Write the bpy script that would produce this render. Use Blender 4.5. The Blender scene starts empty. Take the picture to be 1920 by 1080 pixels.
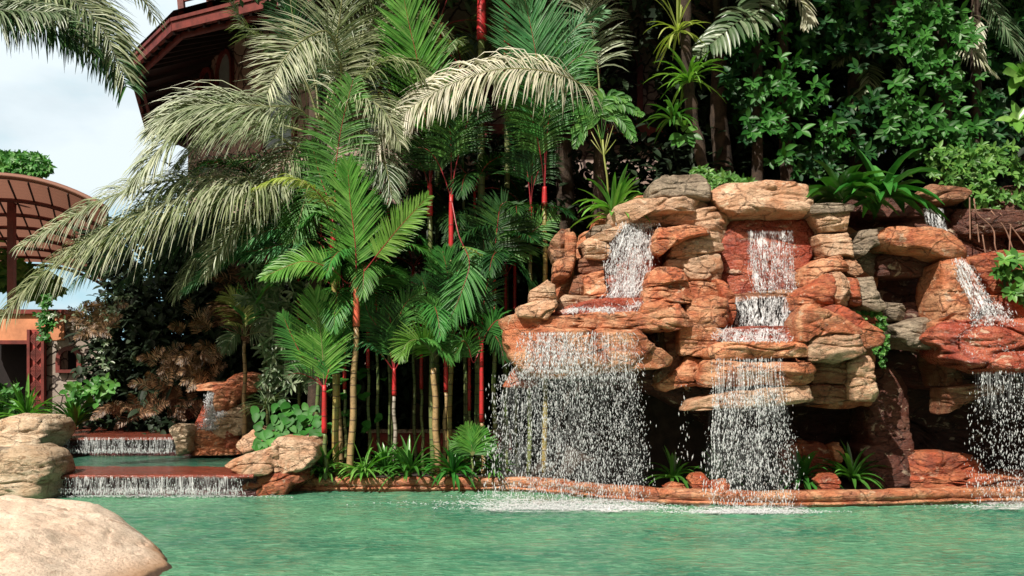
import bpy, math, random
import numpy as np
from mathutils import Vector, noise
R = math.radians
scene = bpy.context.scene

# ---------------------------------------------------------------- camera
F, HZ, CH = 1663.0, 700.0, 1.6          # focal length in photo pixels, horizon row, eye height
cam_d = bpy.data.cameras.new("camera"); cam = bpy.data.objects.new("camera", cam_d)
scene.collection.objects.link(cam); scene.camera = cam
cam.location = (0, 0, CH); cam.rotation_euler = (R(90), 0, 0)
cam_d.sensor_width = 36; cam_d.lens = F/1920*36; cam_d.shift_y = 160/1920; cam_d.clip_end = 3000

# ---------------------------------------------------------------- world and sun
TO_SUN = Vector((-0.36, -0.56, 0.75)).normalized()
world = bpy.data.worlds.new("World"); scene.world = world; world.use_nodes = True
wn = world.node_tree.nodes; wl = world.node_tree.links
for n in list(wn): wn.remove(n)
wo = wn.new('ShaderNodeOutputWorld'); bg = wn.new('ShaderNodeBackground'); bg.inputs[1].default_value = 1.0
sky = wn.new('ShaderNodeTexSky'); sky.sky_type = 'NISHITA'; sky.sun_disc = False
sky.sun_elevation = math.asin(TO_SUN.z); sky.sun_rotation = math.atan2(TO_SUN.x, TO_SUN.y)
sky.air_density = 1.0; sky.dust_density = 4.0
sk = wn.new('ShaderNodeVectorMath'); sk.operation = 'MULTIPLY'; sk.inputs[1].default_value = (0.058, 0.050, 0.040)      # humid, whitish sky
wl.new(sky.outputs[0], sk.inputs[0])
tc = wn.new('ShaderNodeTexCoord'); mp = wn.new('ShaderNodeMapping'); mp.inputs['Scale'].default_value = (1, 1, 2.2)
mp.inputs['Location'].default_value = (0.35, 0.1, 0.2)
wl.new(tc.outputs['Generated'], mp.inputs[0])
cn = wn.new('ShaderNodeTexNoise'); cn.inputs['Scale'].default_value = 2.3; cn.inputs['Detail'].default_value = 8; cn.inputs['Roughness'].default_value = 0.55
wl.new(mp.outputs[0], cn.inputs[0])
cr = wn.new('ShaderNodeMapRange'); cr.interpolation_type = 'SMOOTHSTEP'
cr.inputs[1].default_value = 0.40; cr.inputs[2].default_value = 0.60
wl.new(cn.outputs[0], cr.inputs[0])
dot = wn.new('ShaderNodeVectorMath'); dot.operation = 'DOT_PRODUCT'; dot.inputs[1].default_value = Vector((-0.44, 0.85, 0.24)).normalized()
wl.new(tc.outputs['Generated'], dot.inputs[0])
bank = wn.new('ShaderNodeMapRange'); bank.interpolation_type = 'SMOOTHSTEP'; bank.inputs[1].default_value = 0.86; bank.inputs[2].default_value = 0.965
bank.inputs[3].default_value = 0.0; bank.inputs[4].default_value = 1.0
wl.new(dot.outputs['Value'], bank.inputs[0])
mul = wn.new('ShaderNodeMath'); mul.operation = 'MULTIPLY'
wl.new(cr.outputs[0], mul.inputs[0]); wl.new(bank.outputs[0], mul.inputs[1])
cs = wn.new('ShaderNodeTexNoise'); cs.inputs['Scale'].default_value = 4.5; cs.inputs['Detail'].default_value = 6
wl.new(mp.outputs[0], cs.inputs[0])
cc = wn.new('ShaderNodeMix'); cc.data_type = 'RGBA'; cc.inputs[6].default_value = (0.50, 0.59, 0.64, 1); cc.inputs[7].default_value = (0.70, 0.78, 0.82, 1)
csr = wn.new('ShaderNodeMapRange'); csr.inputs[1].default_value = 0.35; csr.inputs[2].default_value = 0.6
wl.new(cs.outputs[0], csr.inputs[0]); wl.new(csr.outputs[0], cc.inputs[0])
hz = wn.new('ShaderNodeMix'); hz.data_type = 'RGBA'       # thin bright haze of a humid sky under the blue
hz.inputs[7].default_value = (0.36, 0.68, 0.80, 1)
wl.new(sk.outputs[0], hz.inputs[6]); hm = wn.new('ShaderNodeMath'); hm.operation = 'MULTIPLY'; hm.inputs[1].default_value = 0.85
wl.new(bank.outputs[0], hm.inputs[0]); wl.new(hm.outputs[0], hz.inputs[0])
wm = wn.new('ShaderNodeMix'); wm.data_type = 'RGBA'
wl.new(mul.outputs[0], wm.inputs[0]); wl.new(hz.outputs[2], wm.inputs[6]); wl.new(cc.outputs[2], wm.inputs[7])
wl.new(wm.outputs[2], bg.inputs[0]); wl.new(bg.outputs[0], wo.inputs[0])

sun_d = bpy.data.lights.new("sun", 'SUN'); sun_d.energy = 5.0; sun_d.angle = R(0.5); sun_d.color = (1.0, 0.93, 0.82)
sun = bpy.data.objects.new("sun", sun_d); scene.collection.objects.link(sun)
sun.rotation_euler = (-TO_SUN).to_track_quat('-Z', 'Y').to_euler()
scene.view_settings.view_transform = 'Standard'; scene.view_settings.look = 'None'
scene.view_settings.exposure = 0.35; scene.view_settings.gamma = 1
scene.render.engine = 'CYCLES'; scene.cycles.use_denoising = True
scene.cycles.max_bounces = 5; scene.cycles.diffuse_bounces = 2; scene.cycles.glossy_bounces = 2; scene.cycles.transmission_bounces = 4
scene.cycles.sample_clamp_indirect = 4; scene.cycles.caustics_reflective = False; scene.cycles.caustics_refractive = False

# ---------------------------------------------------------------- helpers
def P(px, py, d): return Vector(((px-960)/F*d, d, CH-(py-HZ)/F*d))

def nmat(name):
    m = bpy.data.materials.new(name); m.use_nodes = True
    nt = m.node_tree; b = nt.nodes['Principled BSDF']
    return m, nt.nodes, nt.links, b

def ramp(N, L, src, stops, interp='LINEAR'):
    r = N.new('ShaderNodeValToRGB'); r.color_ramp.interpolation = interp
    e = r.color_ramp.elements
    while len(e) < len(stops): e.new(0.5)
    for k, (p, c) in enumerate(stops):
        e[k].position = p; e[k].color = (*c, 1) if len(c) == 3 else c
    L.new(src, r.inputs[0]); return r.outputs[0]

def nz(N, L, vec, scale, detail=4, rough=0.55, sc=None, dist=0.0):
    if sc:
        m = N.new('ShaderNodeMapping'); m.inputs['Scale'].default_value = sc; L.new(vec, m.inputs[0]); vec = m.outputs[0]
    t = N.new('ShaderNodeTexNoise'); t.inputs['Scale'].default_value = scale; t.inputs['Detail'].default_value = detail
    t.inputs['Roughness'].default_value = rough; t.inputs['Distortion'].default_value = dist
    L.new(vec, t.inputs[0]); return t.outputs[0]

def mix(N, L, fac, a, b, mode='MIX'):
    m = N.new('ShaderNodeMix'); m.data_type = 'RGBA'; m.blend_type = mode
    for s, i in ((fac, 0), (a, 6), (b, 7)):
        if hasattr(s, 'is_linked'): L.new(s, m.inputs[i])
        elif i == 0: m.inputs[0].default_value = s
        else: m.inputs[i].default_value = (*s, 1)
    return m.outputs[2]

def maprange(N, L, src, a, b, c=0.0, d=1.0, smooth=False):
    m = N.new('ShaderNodeMapRange'); m.inputs[1].default_value = a; m.inputs[2].default_value = b
    m.inputs[3].default_value = c; m.inputs[4].default_value = d
    if smooth: m.interpolation_type = 'SMOOTHSTEP'
    L.new(src, m.inputs[0]); return m.outputs[0]

def bump(N, L, b, h, strength, dist, prev=None):
    k = N.new('ShaderNodeBump'); k.inputs['Strength'].default_value = strength; k.inputs['Distance'].default_value = dist
    L.new(h, k.inputs['Height'])
    if prev is not None: L.new(prev, k.inputs['Normal'])
    L.new(k.outputs[0], b.inputs['Normal']); return k.outputs[0]

def rock_mat(name, base, light, dark, stain, rough=0.72, stain_amt=0.5, wet=False, bs=1.0):
    m, N, L, b = nmat(name)
    pos = N.new('ShaderNodeNewGeometry').outputs['Position']
    isl = N.new('ShaderNodeObjectInfo').outputs['Random']
    a1 = nz(N, L, pos, 2.6, 5, 0.6, (1, 1, 1.6), 0.6)
    c = mix(N, L, maprange(N, L, a1, 0.40, 0.62, smooth=True), base, light)
    a2 = nz(N, L, pos, 1.7, 5, 0.6, (1.6, 1.6, 0.5), 0.4)                      # mineral streaks running down
    c = mix(N, L, maprange(N, L, a2, 0.50, 0.62, 0, stain_amt, True), c, stain)
    a3 = nz(N, L, pos, 7, 6, 0.65, (1, 1, 3.2), 1.2)                            # fine strata
    c = mix(N, L, maprange(N, L, a3, 0.52, 0.66, 0, 0.65, True), c, dark)
    a4 = nz(N, L, pos, 38, 5, 0.7)
    c = mix(N, L, maprange(N, L, a4, 0.35, 0.60, 0.40, 0.0), c, dark)
    a5 = nz(N, L, pos, 4.3, 4, 0.6, (1.3, 1.3, 2.0), 0.8)                        # pale mineral bloom
    c = mix(N, L, maprange(N, L, a5, 0.60, 0.68, 0, 0.55, True), c, (0.72, 0.60, 0.44))
    wq = N.new('ShaderNodeVectorMath'); wq.operation = 'SCALE'; wq.inputs['Scale'].default_value = 0.30
    nq = N.new('ShaderNodeTexNoise'); nq.inputs['Scale'].default_value = 3.0; nq.inputs['Detail'].default_value = 5; L.new(pos, nq.inputs[0]); L.new(nq.outputs[1], wq.inputs[0])
    ad = N.new('ShaderNodeVectorMath'); ad.operation = 'ADD'; L.new(pos, ad.inputs[0]); L.new(wq.outputs[0], ad.inputs[1])
    mq = N.new('ShaderNodeMapping'); mq.inputs['Scale'].default_value = (1, 1, 1.9); L.new(ad.outputs[0], mq.inputs[0])
    vq = N.new('ShaderNodeTexVoronoi'); vq.feature = 'DISTANCE_TO_EDGE'; vq.inputs['Scale'].default_value = 1.9; L.new(mq.outputs[0], vq.inputs[0])
    crack = maprange(N, L, vq.outputs[0], 0.0, 0.035, 0.0, 1.0)
    cm = N.new('ShaderNodeMath'); cm.operation = 'MULTIPLY'; L.new(maprange(N, L, vq.outputs[0], 0.0, 0.020, 0.85, 0.0), cm.inputs[0]); L.new(maprange(N, L, nz(N, L, pos, 2.2, 2), .45, .58), cm.inputs[1])
    c = mix(N, L, cm.outputs[0], c, dark)
    hs = N.new('ShaderNodeHueSaturation'); hs.inputs['Saturation'].default_value = 1.0
    L.new(maprange(N, L, isl, 0, 1, 0.86, 1.16), hs.inputs['Value']); L.new(c, hs.inputs['Color'])
    L.new(hs.outputs[0], b.inputs['Base Color'])
    b.inputs['Roughness'].default_value = 0.28 if wet else rough
    if wet:
        L.new(maprange(N, L, a4, 0.4, 0.6, 0.12, 0.5), b.inputs['Roughness'])
    p = bump(N, L, b, crack, 0.8*bs, 0.035)
    p = bump(N, L, b, nz(N, L, pos, 5.5, 8, 0.65, (1, 1, 2.8), 1.0), 1.0*bs, 0.07, p)
    p = bump(N, L, b, nz(N, L, pos, 26, 6, 0.7, (1, 1, 1.7)), 0.7*bs, 0.02, p)
    return m

def flat_mat(name, col, rough=0.6, metal=0.0, var=0.25, scale=6, bmp=0.3):
    m, N, L, b = nmat(name)
    pos = N.new('ShaderNodeNewGeometry').outputs['Position']
    a = nz(N, L, pos, scale, 6, 0.65)
    d = tuple(x*(1-var) for x in col); l = tuple(min(1, x*(1+var)) for x in col)
    L.new(mix(N, L, maprange(N, L, a, 0.35, 0.65), d, l), b.inputs['Base Color'])
    b.inputs['Roughness'].default_value = rough; b.inputs['Metallic'].default_value = metal
    if bmp: bump(N, L, b, nz(N, L, pos, scale*5, 5, 0.6), bmp, 0.01)
    return m

def leaf_mat(name, cols, rough=0.38, trans=0.25, spec=0.5, back=None):
    """cols: 3 or 4 colours spread over the leaflets at random"""
    m, N, L, b = nmat(name)
    g = N.new('ShaderNodeNewGeometry'); oi = N.new('ShaderNodeObjectInfo')
    k = len(cols); c = ramp(N, L, g.outputs['Random Per Island'], [(i/(k-1), cols[i]) for i in range(k)])
    pn = nz(N, L, g.outputs['Position'], 5, 3)
    hs = N.new('ShaderNodeHueSaturation'); L.new(c, hs.inputs['Color'])
    L.new(maprange(N, L, pn, 0.3, 0.7, 0.7, 1.3), hs.inputs['Value'])
    L.new(maprange(N, L, oi.outputs['Random'], 0, 1, 0.482, 0.512), hs.inputs['Hue'])
    L.new(hs.outputs[0], b.inputs['Base Color'])
    b.inputs['Roughness'].default_value = rough; b.inputs['Specular IOR Level'].default_value = spec
    if trans > 0:
        tr = N.new('ShaderNodeBsdfTranslucent'); ms = N.new('ShaderNodeMixShader'); ms.inputs[0].default_value = trans
        tcol = mix(N, L, 1.0, hs.outputs[0], (1.3, 1.5, 0.6), 'MULTIPLY'); L.new(tcol, tr.inputs[0])
        L.new(b.outputs[0], ms.inputs[1]); L.new(tr.outputs[0], ms.inputs[2])
        L.new(ms.outputs[0], N['Material Output'].inputs[0])
    return m

M = {}
M['tan'] = rock_mat('tan rock', (0.56, 0.33, 0.20), (0.72, 0.50, 0.34), (0.22, 0.11, 0.06), (0.46, 0.16, 0.06), stain_amt=0.55)
M['orange'] = rock_mat('orange rock', (0.60, 0.195, 0.080), (0.76, 0.40, 0.22), (0.13, 0.035, 0.02), (0.42, 0.09, 0.03), 0.55, 0.7)
M['red'] = rock_mat('red rock', (0.42, 0.085, 0.032), (0.56, 0.20, 0.09), (0.09, 0.025, 0.015), (0.20, 0.05, 0.03), 0.5, 0.6)
M['shade'] = rock_mat('maroon rock with painted shade', (0.11, 0.035, 0.022), (0.17, 0.07, 0.045), (0.025, 0.012, 0.01), (0.13, 0.03, 0.015), 0.5, 0.5)  # shade of the recessed grotto bank put into the rock colours
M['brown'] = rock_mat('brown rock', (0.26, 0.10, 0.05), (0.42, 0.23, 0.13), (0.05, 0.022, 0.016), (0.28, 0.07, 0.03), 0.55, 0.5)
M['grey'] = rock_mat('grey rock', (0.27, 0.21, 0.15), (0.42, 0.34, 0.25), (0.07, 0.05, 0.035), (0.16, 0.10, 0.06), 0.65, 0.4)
M['dark'] = rock_mat('cave rock with painted shade', (0.055, 0.018, 0.012), (0.09, 0.035, 0.022), (0.012, 0.007, 0.006), (0.08, 0.015, 0.010), 0.6, 0.5)  # near-black rock copy, cave shade put into its colours
M['wetred'] = rock_mat('wet red rock', (0.34, 0.06, 0.03), (0.46, 0.13, 0.07), (0.08, 0.02, 0.015), (0.22, 0.04, 0.03), 0.2, 0.6, True)
M['sand'] = rock_mat('pale sandstone', (0.66, 0.50, 0.34), (0.76, 0.63, 0.47), (0.34, 0.17, 0.08), (0.52, 0.30, 0.15), 0.8, 0.25)
M['soil'] = flat_mat('dark soil', (0.030, 0.020, 0.014), 0.9, var=0.5)

COL = scene.collection
class MB:
    def __init__(s): s.v = []; s.f = []; s.mi = []; s.n = 0
    def add(s, v, f, mi=0):
        v = np.asarray(v, float).reshape(-1, 3); f = np.asarray(f)
        s.v.append(v); s.f.extend((f + s.n).tolist()); s.mi.extend([mi]*len(f)); s.n += len(v)
    def box(s, c, h, rz=0.0, mi=0):
        c = np.array(c, float); X = np.array([math.cos(rz), math.sin(rz), 0]); Y = np.array([-math.sin(rz), math.cos(rz), 0]); Z = np.array([0, 0, 1.])
        v = [c + X*h[0]*a + Y*h[1]*b + Z*h[2]*d for d in (-1, 1) for b in (-1, 1) for a in (-1, 1)]
        s.add(v, [(0,2,3,1), (4,5,7,6), (0,1,5,4), (2,6,7,3), (0,4,6,2), (1,3,7,5)], mi)
    def bar(s, a, b, w, t, mi=0):
        a = Vector(a); b = Vector(b); d = (b-a).normalized(); up = Vector((0,0,1)) if abs(d.z) < .9 else Vector((0,1,0))
        x = d.cross(up).normalized(); y = d.cross(x)
        v = [p + x*w*i + y*t*j for p in (a, b) for i, j in ((-1,-1), (1,-1), (1,1), (-1,1))]
        s.add([tuple(q) for q in v], [(0,1,2,3), (7,6,5,4), (0,4,5,1), (1,5,6,2), (2,6,7,3), (3,7,4,0)], mi)
    def tube(s, pts, rad, k=6, mi=0, cap=True):
        pts = [Vector(p) for p in pts]; n = len(pts)
        if not hasattr(rad, '__len__'): rad = [rad]*n
        vs = []; up = Vector((0.13, -0.97, 0.2))
        for i, p in enumerate(pts):
            t = (pts[min(i+1, n-1)] - pts[max(i-1, 0)]).normalized()
            x = t.cross(up)
            if x.length < 1e-3: x = t.cross(Vector((1, 0, 0)))
            x.normalize(); y = t.cross(x)
            for j in range(k):
                a = 2*math.pi*j/k; vs.append(tuple(p + (x*math.cos(a) + y*math.sin(a))*rad[i]))
        fs = [(i*k+j, i*k+(j+1) % k, (i+1)*k+(j+1) % k, (i+1)*k+j) for i in range(n-1) for j in range(k)]
        s.add(vs, fs, mi)
        if cap:
            s.f.append([s.n-len(vs)+j for j in range(k)][::-1]); s.f.append([s.n-k+j for j in range(k)]); s.mi += [mi, mi]
    def build(s, name, mats, parent=None, smooth=True, origin=None):
        me = bpy.data.meshes.new(name)
        V = np.concatenate(s.v) if s.v else np.zeros((0, 3))
        if parent is not None: o0 = np.array(parent['_base'])
        elif origin is not None: o0 = np.array(origin)
        else: o0 = np.array([V[:, 0].mean(), V[:, 1].mean(), V[:, 2].min()])
        me.from_pydata((V-o0).tolist(), [], s.f)
        if not isinstance(mats, (list, tuple)): mats = [mats]
        for m in mats: me.materials.append(m)
        me.polygons.foreach_set('material_index', s.mi)
        me.polygons.foreach_set('use_smooth', [smooth]*len(s.f)); me.update()
        o = bpy.data.objects.new(name, me); COL.objects.link(o)
        if parent is not None: o.parent = parent
        else: o.location = o0
        o['_base'] = tuple(float(q) for q in o0)
        return o

def tag(o, label=None, cat=None, group=None, kind=None):
    if label: o['label'] = label
    if cat: o['category'] = cat
    if group: o['group'] = group
    if kind: o['kind'] = kind
    return o
def thing(name, base, label, cat, group=None):
    o = bpy.data.objects.new(name, None); COL.objects.link(o); o.location = base
    o.empty_display_size = 0.1; o['_base'] = tuple(float(q) for q in base)
    return tag(o, label, cat, group)

def nrm(a): return a/np.maximum(np.linalg.norm(a, axis=-1, keepdims=True), 1e-9)

PROF = {'leaflet': [0.45, 1, 0.95, 0.65, 0.06], 'leaf': [0.1, 0.78, 1.0, 0.66, 0.03], 'strap': [0.9, 1, 0.95, 0.8, 0.08],
        'heart': [0.55, 1.0, 0.86, 0.46, 0.02], 'spear': [0.55, 0.85, 1.0, 0.85, 0.55, 0.03], 'grass': [0.8, 1, 0.8, 0.5, 0.05]}
def strips(mb, B, D, Ln, W, droop, Nr, prof='leaflet', fold=0.25, mi=0, pw=1.0, rs=None):
    """many narrow blades at once: base, first direction, length, half width, droop, blade normal"""
    pr = PROF[prof] if isinstance(prof, str) else prof
    S = len(pr)-1
    B = np.atleast_2d(np.asarray(B, float)); n = len(B)
    D = nrm(np.broadcast_to(np.asarray(D, float), (n, 3))); Nr = np.broadcast_to(np.asarray(Nr, float), (n, 3))
    Ln = np.broadcast_to(np.asarray(Ln, float), (n,)); W = np.broadcast_to(np.asarray(W, float), (n,)); droop = np.broadcast_to(np.asarray(droop, float), (n,))
    pos = B.copy(); V = np.zeros((n, S+1, 3, 3)); g = np.array([0, 0, -1.])
    for k in range(S+1):
        t = k/S
        T = nrm(D + g*(droop*(t**pw))[:, None])
        w = np.cross(T, Nr); w = nrm(w)
        nn = np.cross(w, T)
        ww = (W*pr[k])[:, None]
        V[:, k, 0] = pos - w*ww; V[:, k, 1] = pos - nn*ww*fold*1.0; V[:, k, 2] = pos + w*ww
        V[:, k, 0] += nn*ww*fold; V[:, k, 2] += nn*ww*fold
        pos = pos + T*(Ln/S)[:, None]
    idx = np.arange(n)[:, None]*(S+1)*3
    q = []
    for k in range(S):
        a = k*3
        q += [(a, a+1, a+4, a+3), (a+1, a+2, a+5, a+4)]
    q = np.array(q)
    f = (idx[:, :, None] + q[None]).reshape(-1, 4)
    mb.add(V.reshape(-1, 3), f, mi)

def catmull(pts, n):
    P_ = [Vector(p) for p in pts]; P_ = [P_[0]*2-P_[1]] + P_ + [P_[-1]*2-P_[-2]]
    m = len(P_)-3; out = []
    for i in range(n):
        u = i/(n-1)*m; k = min(int(u), m-1); t = u-k
        a, b, c, d = P_[k:k+4]
        out.append(0.5*((2*b) + (c-a)*t + (2*a-5*b+4*c-d)*t*t + (3*b-a-3*c+d)*t**3))
    return out
# ---------------------------------------------------------------- rock builder
def outline(pts, n=120, sm=2):
    pts = np.array(pts, float); q = np.vstack([pts, pts[:1]]); seg = np.linalg.norm(np.diff(q, axis=0), axis=1)
    cum = np.concatenate([[0], np.cumsum(seg)]); s = np.linspace(0, cum[-1], n, endpoint=False)
    o = np.stack([np.interp(s, cum, q[:, 0]), np.interp(s, cum, q[:, 1])], 1)
    for _ in range(sm): o = (np.roll(o, 1, 0) + 2*o + np.roll(o, -1, 0))/4
    return o

def rock(pts, d, t, mat, name='boulder', parent=None, seed=0, strata=1.0, lump=1.0, tilt=0.25, n=112, rings=17, ex=5.5, back=True, mb=None, big=1.0):
    """a stone with the traced silhouette at distance d, its own thickness t, rounded edges, lumps and bedding cracks"""
    o = outline(pts, n, 1); c = o.mean(0); o = c+(o-c)*1.07
    rr_ = random.Random(seed*7+1); planes = []
    hw = (o.max(0)-o.min(0))/2/F*d
    for _ in range(7):
        nx_, nz_ = rr_.uniform(-1, 1), rr_.uniform(-1, 1); pn = Vector((nx_*.9, -1, nz_*.9)).normalized()
        ext = abs(pn.x)*hw[0]*.8+abs(pn.y)*t+abs(pn.z)*hw[1]*.8; planes.append((pn, ext*rr_.uniform(.76, .93)))
    ctr = P(c[0], c[1], d)
    own = mb is None
    if own: mb = MB()
    size = (o.max(0)-o.min(0)).mean()/F*d
    zc = CH-(c[1]-HZ)/F*d
    off = Vector((seed*3.17+1.3, seed*1.71, seed*2.33)); fn = noise.noise
    vs = []
    def pt(q, s, side):
        px, py = q
        dd = d + side*t*max(0.0, 1-s**ex)**(1/ex)
        p = P(px, py, d); p.y = dd
        if side < 0:
            for pn, e in planes:
                k_ = (p-ctr).dot(pn)-e
                if k_ > 0: p = p-Vector((0, pn.y, 0)).normalized()*k_*.0 + Vector((0, 1, 0))*k_/max(-pn.y, .3)*1.0
        p.y += (p.z-zc)*tilt
        p2 = p+off
        a = fn(p2*1.6/max(size, .4)*big)*0.55 + fn(p2*4.1)*0.28 + fn(p2*9.0)*0.12
        v = Vector(((px-c[0])/F*d, side*t*1.6*(1-s*0.55), -(py-c[1])/F*d))
        v = v.normalized() if v.length > 1e-6 else Vector((0, side, 0))
        disp = a*min(t, size)*0.20*lump
        # bedding cracks: thin grooves wandering along the stone
        g = fn(Vector((p2.x*1.5, p2.y*1.5, p2.z*5.2/max(size**0.4, .5)))+off)
        disp -= max(0.0, 1-abs(g)/0.07)*0.034*strata*(0.5+size)
        g2 = fn(Vector((p2.x*3.6, p2.y*3.6, p2.z*2.0))-off)
        disp -= max(0.0, 1-abs(g2)/0.06)*0.014*strata
        tq = fn(Vector((p2.x*1.1, p2.y*1.1, p2.z*3.4))-off)*3.2; fl = math.floor(tq); fr = min(1, max(0, (tq-fl-.38)/.24))
        disp += ((fl+fr*fr*(3-2*fr))/3.2)*0.10*min(1, size)*min(1, t*2.5)*strata*(.6 if side > 0 else 1)
        return p + v*disp
    for side in ((-1, 1) if back else (-1,)):
        R_ = [1-(k/(rings-1))**1.55 for k in range(rings)][::-1]       # dense near the rim
        ks = range(1, rings) if side == -1 else range(1, rings-1)
        base = len(vs); vs.append(pt(c, 0.0, side))
        for k in ks:
            s = R_[k]
            for q in o: vs.append(pt(c+(q-c)*s, s, side))
        if side == -1:
            rim = base+1+(rings-2)*n; f = []
            f += [(base, base+1+(j+1) % n, base+1+j) for j in range(n)]
            f4 = [(base+1+k*n+j, base+1+k*n+(j+1) % n, base+1+(k+1)*n+(j+1) % n, base+1+(k+1)*n+j) for k in range(rings-2) for j in range(n)]
        else:
            f += [(base, base+1+j, base+1+(j+1) % n) for j in range(n)]
            f4 += [(base+1+k*n+(j+1) % n, base+1+k*n+j, base+1+(k+1)*n+j, base+1+(k+1)*n+(j+1) % n) for k in range(rings-3) for j in range(n)]
            l = base+1+(rings-3)*n
            f4 += [(l+(j+1) % n, l+j, rim+j, rim+(j+1) % n) for j in range(n)]
    V = np.array([tuple(v) for v in vs])
    n0 = mb.n; mb.v.append(V); mb.n += len(V)
    allf = [tuple(i+n0 for i in q) for q in f] + [tuple(i+n0 for i in q) for q in f4]
    mb.f.extend(allf); mb.mi.extend([0]*len(allf))
    if own: return mb.build(name, M[mat], parent)

def rel(ox, oy, s, pts): return [(ox+x/s, oy+y/s) for x, y in pts]

# ---------------------------------------------------------------- ground, beds, hill, pool
RIM = [(455, 921), (550, 921), (700, 921), (850, 921), (960, 921), (1060, 928), (1150, 938), (1250, 946), (1400, 951), (1550, 951), (1650, 949), (1780, 945), (1920, 943), (2080, 943), (2300, 942)]
RIMW = [P(x, y, CH*F/(y-HZ)) for x, y in RIM]
def rim_y(x): return float(np.interp(x, [p.x for p in RIMW], [p.y for p in RIMW]))
def smooth(a, b, x):
    t = min(1, max(0, (x-a)/(b-a))); return t*t*(3-2*t)

mb = MB(); mb.add([(-900, -300, -0.9), (900, -300, -0.9), (900, 1500, -0.9), (-900, 1500, -0.9)], [(0, 1, 2, 3)])
tag(mb.build('ground', M['soil']), kind='structure')

def hill_h(x, y):
    if x < -3.35:
        h = 0.50 + smooth(17, 26, y)*0.6
    else:
        h = 0.10 + smooth(15, 24, y)*1.6
    if x > 0.3:
        k = smooth(0.3, 1.5, x)
        h = h*(1-k) + k*(0.08 + smooth(13.0, 13.9, y)*3.25 + smooth(15, 26, y)*2.5)
    return h + noise.noise(Vector((x*1.1, y*1.1, 0)))*0.10*smooth(12.5, 14, y)
xs = np.concatenate([np.linspace(-40, -10, 14), np.linspace(-9.5, 10, 110), np.linspace(11, 40, 14)])
vs = []; fs = []; ny = 60
for i, x in enumerate(xs):
    y0 = rim_y(x)+0.12 if x > -3.35 else 16.6
    for j in range(ny):
        y = y0 + (60-y0)*(j/(ny-1))**2.2
        vs.append((x, y, hill_h(x, y)))
for i in range(len(xs)-1):
    for j in range(ny-1):
        fs.append((i*ny+j, (i+1)*ny+j, (i+1)*ny+j+1, i*ny+j+1))
mb = MB(); mb.add(vs, fs)
tag(mb.build('planted_slope', M['soil']), kind='structure')

# pool water: one rippled sheet
m, N, L, b = nmat('pool water'); M['water'] = m
pos = N.new('ShaderNodeNewGeometry').outputs['Position']
w1 = nz(N, L, pos, 1.1, 3, 0.5, (1, 1.4, 1))
w2 = nz(N, L, pos, 5.0, 5, 0.65, (0.8, 2.0, 1), 0.7)
w3 = nz(N, L, pos, 9, 4, 0.6, (1.0, 1.8, 1), 0.4)
depth = nz(N, L, pos, 0.55, 3, 0.5)
c = mix(N, L, maprange(N, L, depth, 0.36, 0.64), (0.030, 0.155, 0.098), (0.095, 0.27, 0.155))
c = mix(N, L, maprange(N, L, w2, 0.44, 0.62, 0, 0.28, True), c, (0.22, 0.42, 0.25))  # pale ripple highlights painted into the water colour, here and below
c = mix(N, L, maprange(N, L, w3, 0.50, 0.62, 0, 0.30, True), c, (0.26, 0.46, 0.30))
L.new(c, b.inputs['Base Color']); b.inputs['Roughness'].default_value = 0.06; b.inputs['IOR'].default_value = 1.28
p = bump(N, L, b, w1, 0.5, 0.10); p = bump(N, L, b, w2, 0.7, 0.05, p); bump(N, L, b, w3, 0.9, 0.03, p)
nx, nyy = 420, 300; vs = []
X = np.linspace(-16, 16, nx); Y = np.linspace(1.6, 13.4, nyy)
IMP = [(P(1085, 948, 10.75), 1.0), (P(1400, 958, 10.3), 0.75), (P(1930, 950, 10.6), 0.8), (P(280, 925, 11.7), 0.6)]
for i, x in enumerate(X):
    for y in Y:
        p = Vector((x, y, 0)); z = 0.016*noise.noise(Vector((x*1.3, y*2.6, 3.0))) + 0.012*noise.noise(Vector((x*3.0, y*5.5, 7.0))) + 0.006*noise.noise(Vector((x*6.0, y*10, 11.0)))
        for q, wd in IMP:
            dd = math.hypot((x-q.x)*0.6, y-q.y)
            if dd < 2.5: z += 0.022*math.exp(-dd*1.6)*noise.noise(Vector((x*9, y*12, 1.0)))*2
        vs.append((x, y, z))
fs = [(i*nyy+j, (i+1)*nyy+j, (i+1)*nyy+j+1, i*nyy+j+1) for i in range(nx-1) for j in range(nyy-1)]
mb = MB(); mb.add(vs, fs); tag(mb.build('pool_water', M['water']), kind='structure')

# pool deck behind the camera
M['deck'] = flat_mat('sandstone deck', (0.45, 0.34, 0.25), 0.8)
mb = MB(); mb.box((0, -3.2, -0.05), (16, 4.8, 0.14)); tag(mb.build('pool_deck', M['deck'], smooth=False), kind='structure')

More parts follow.
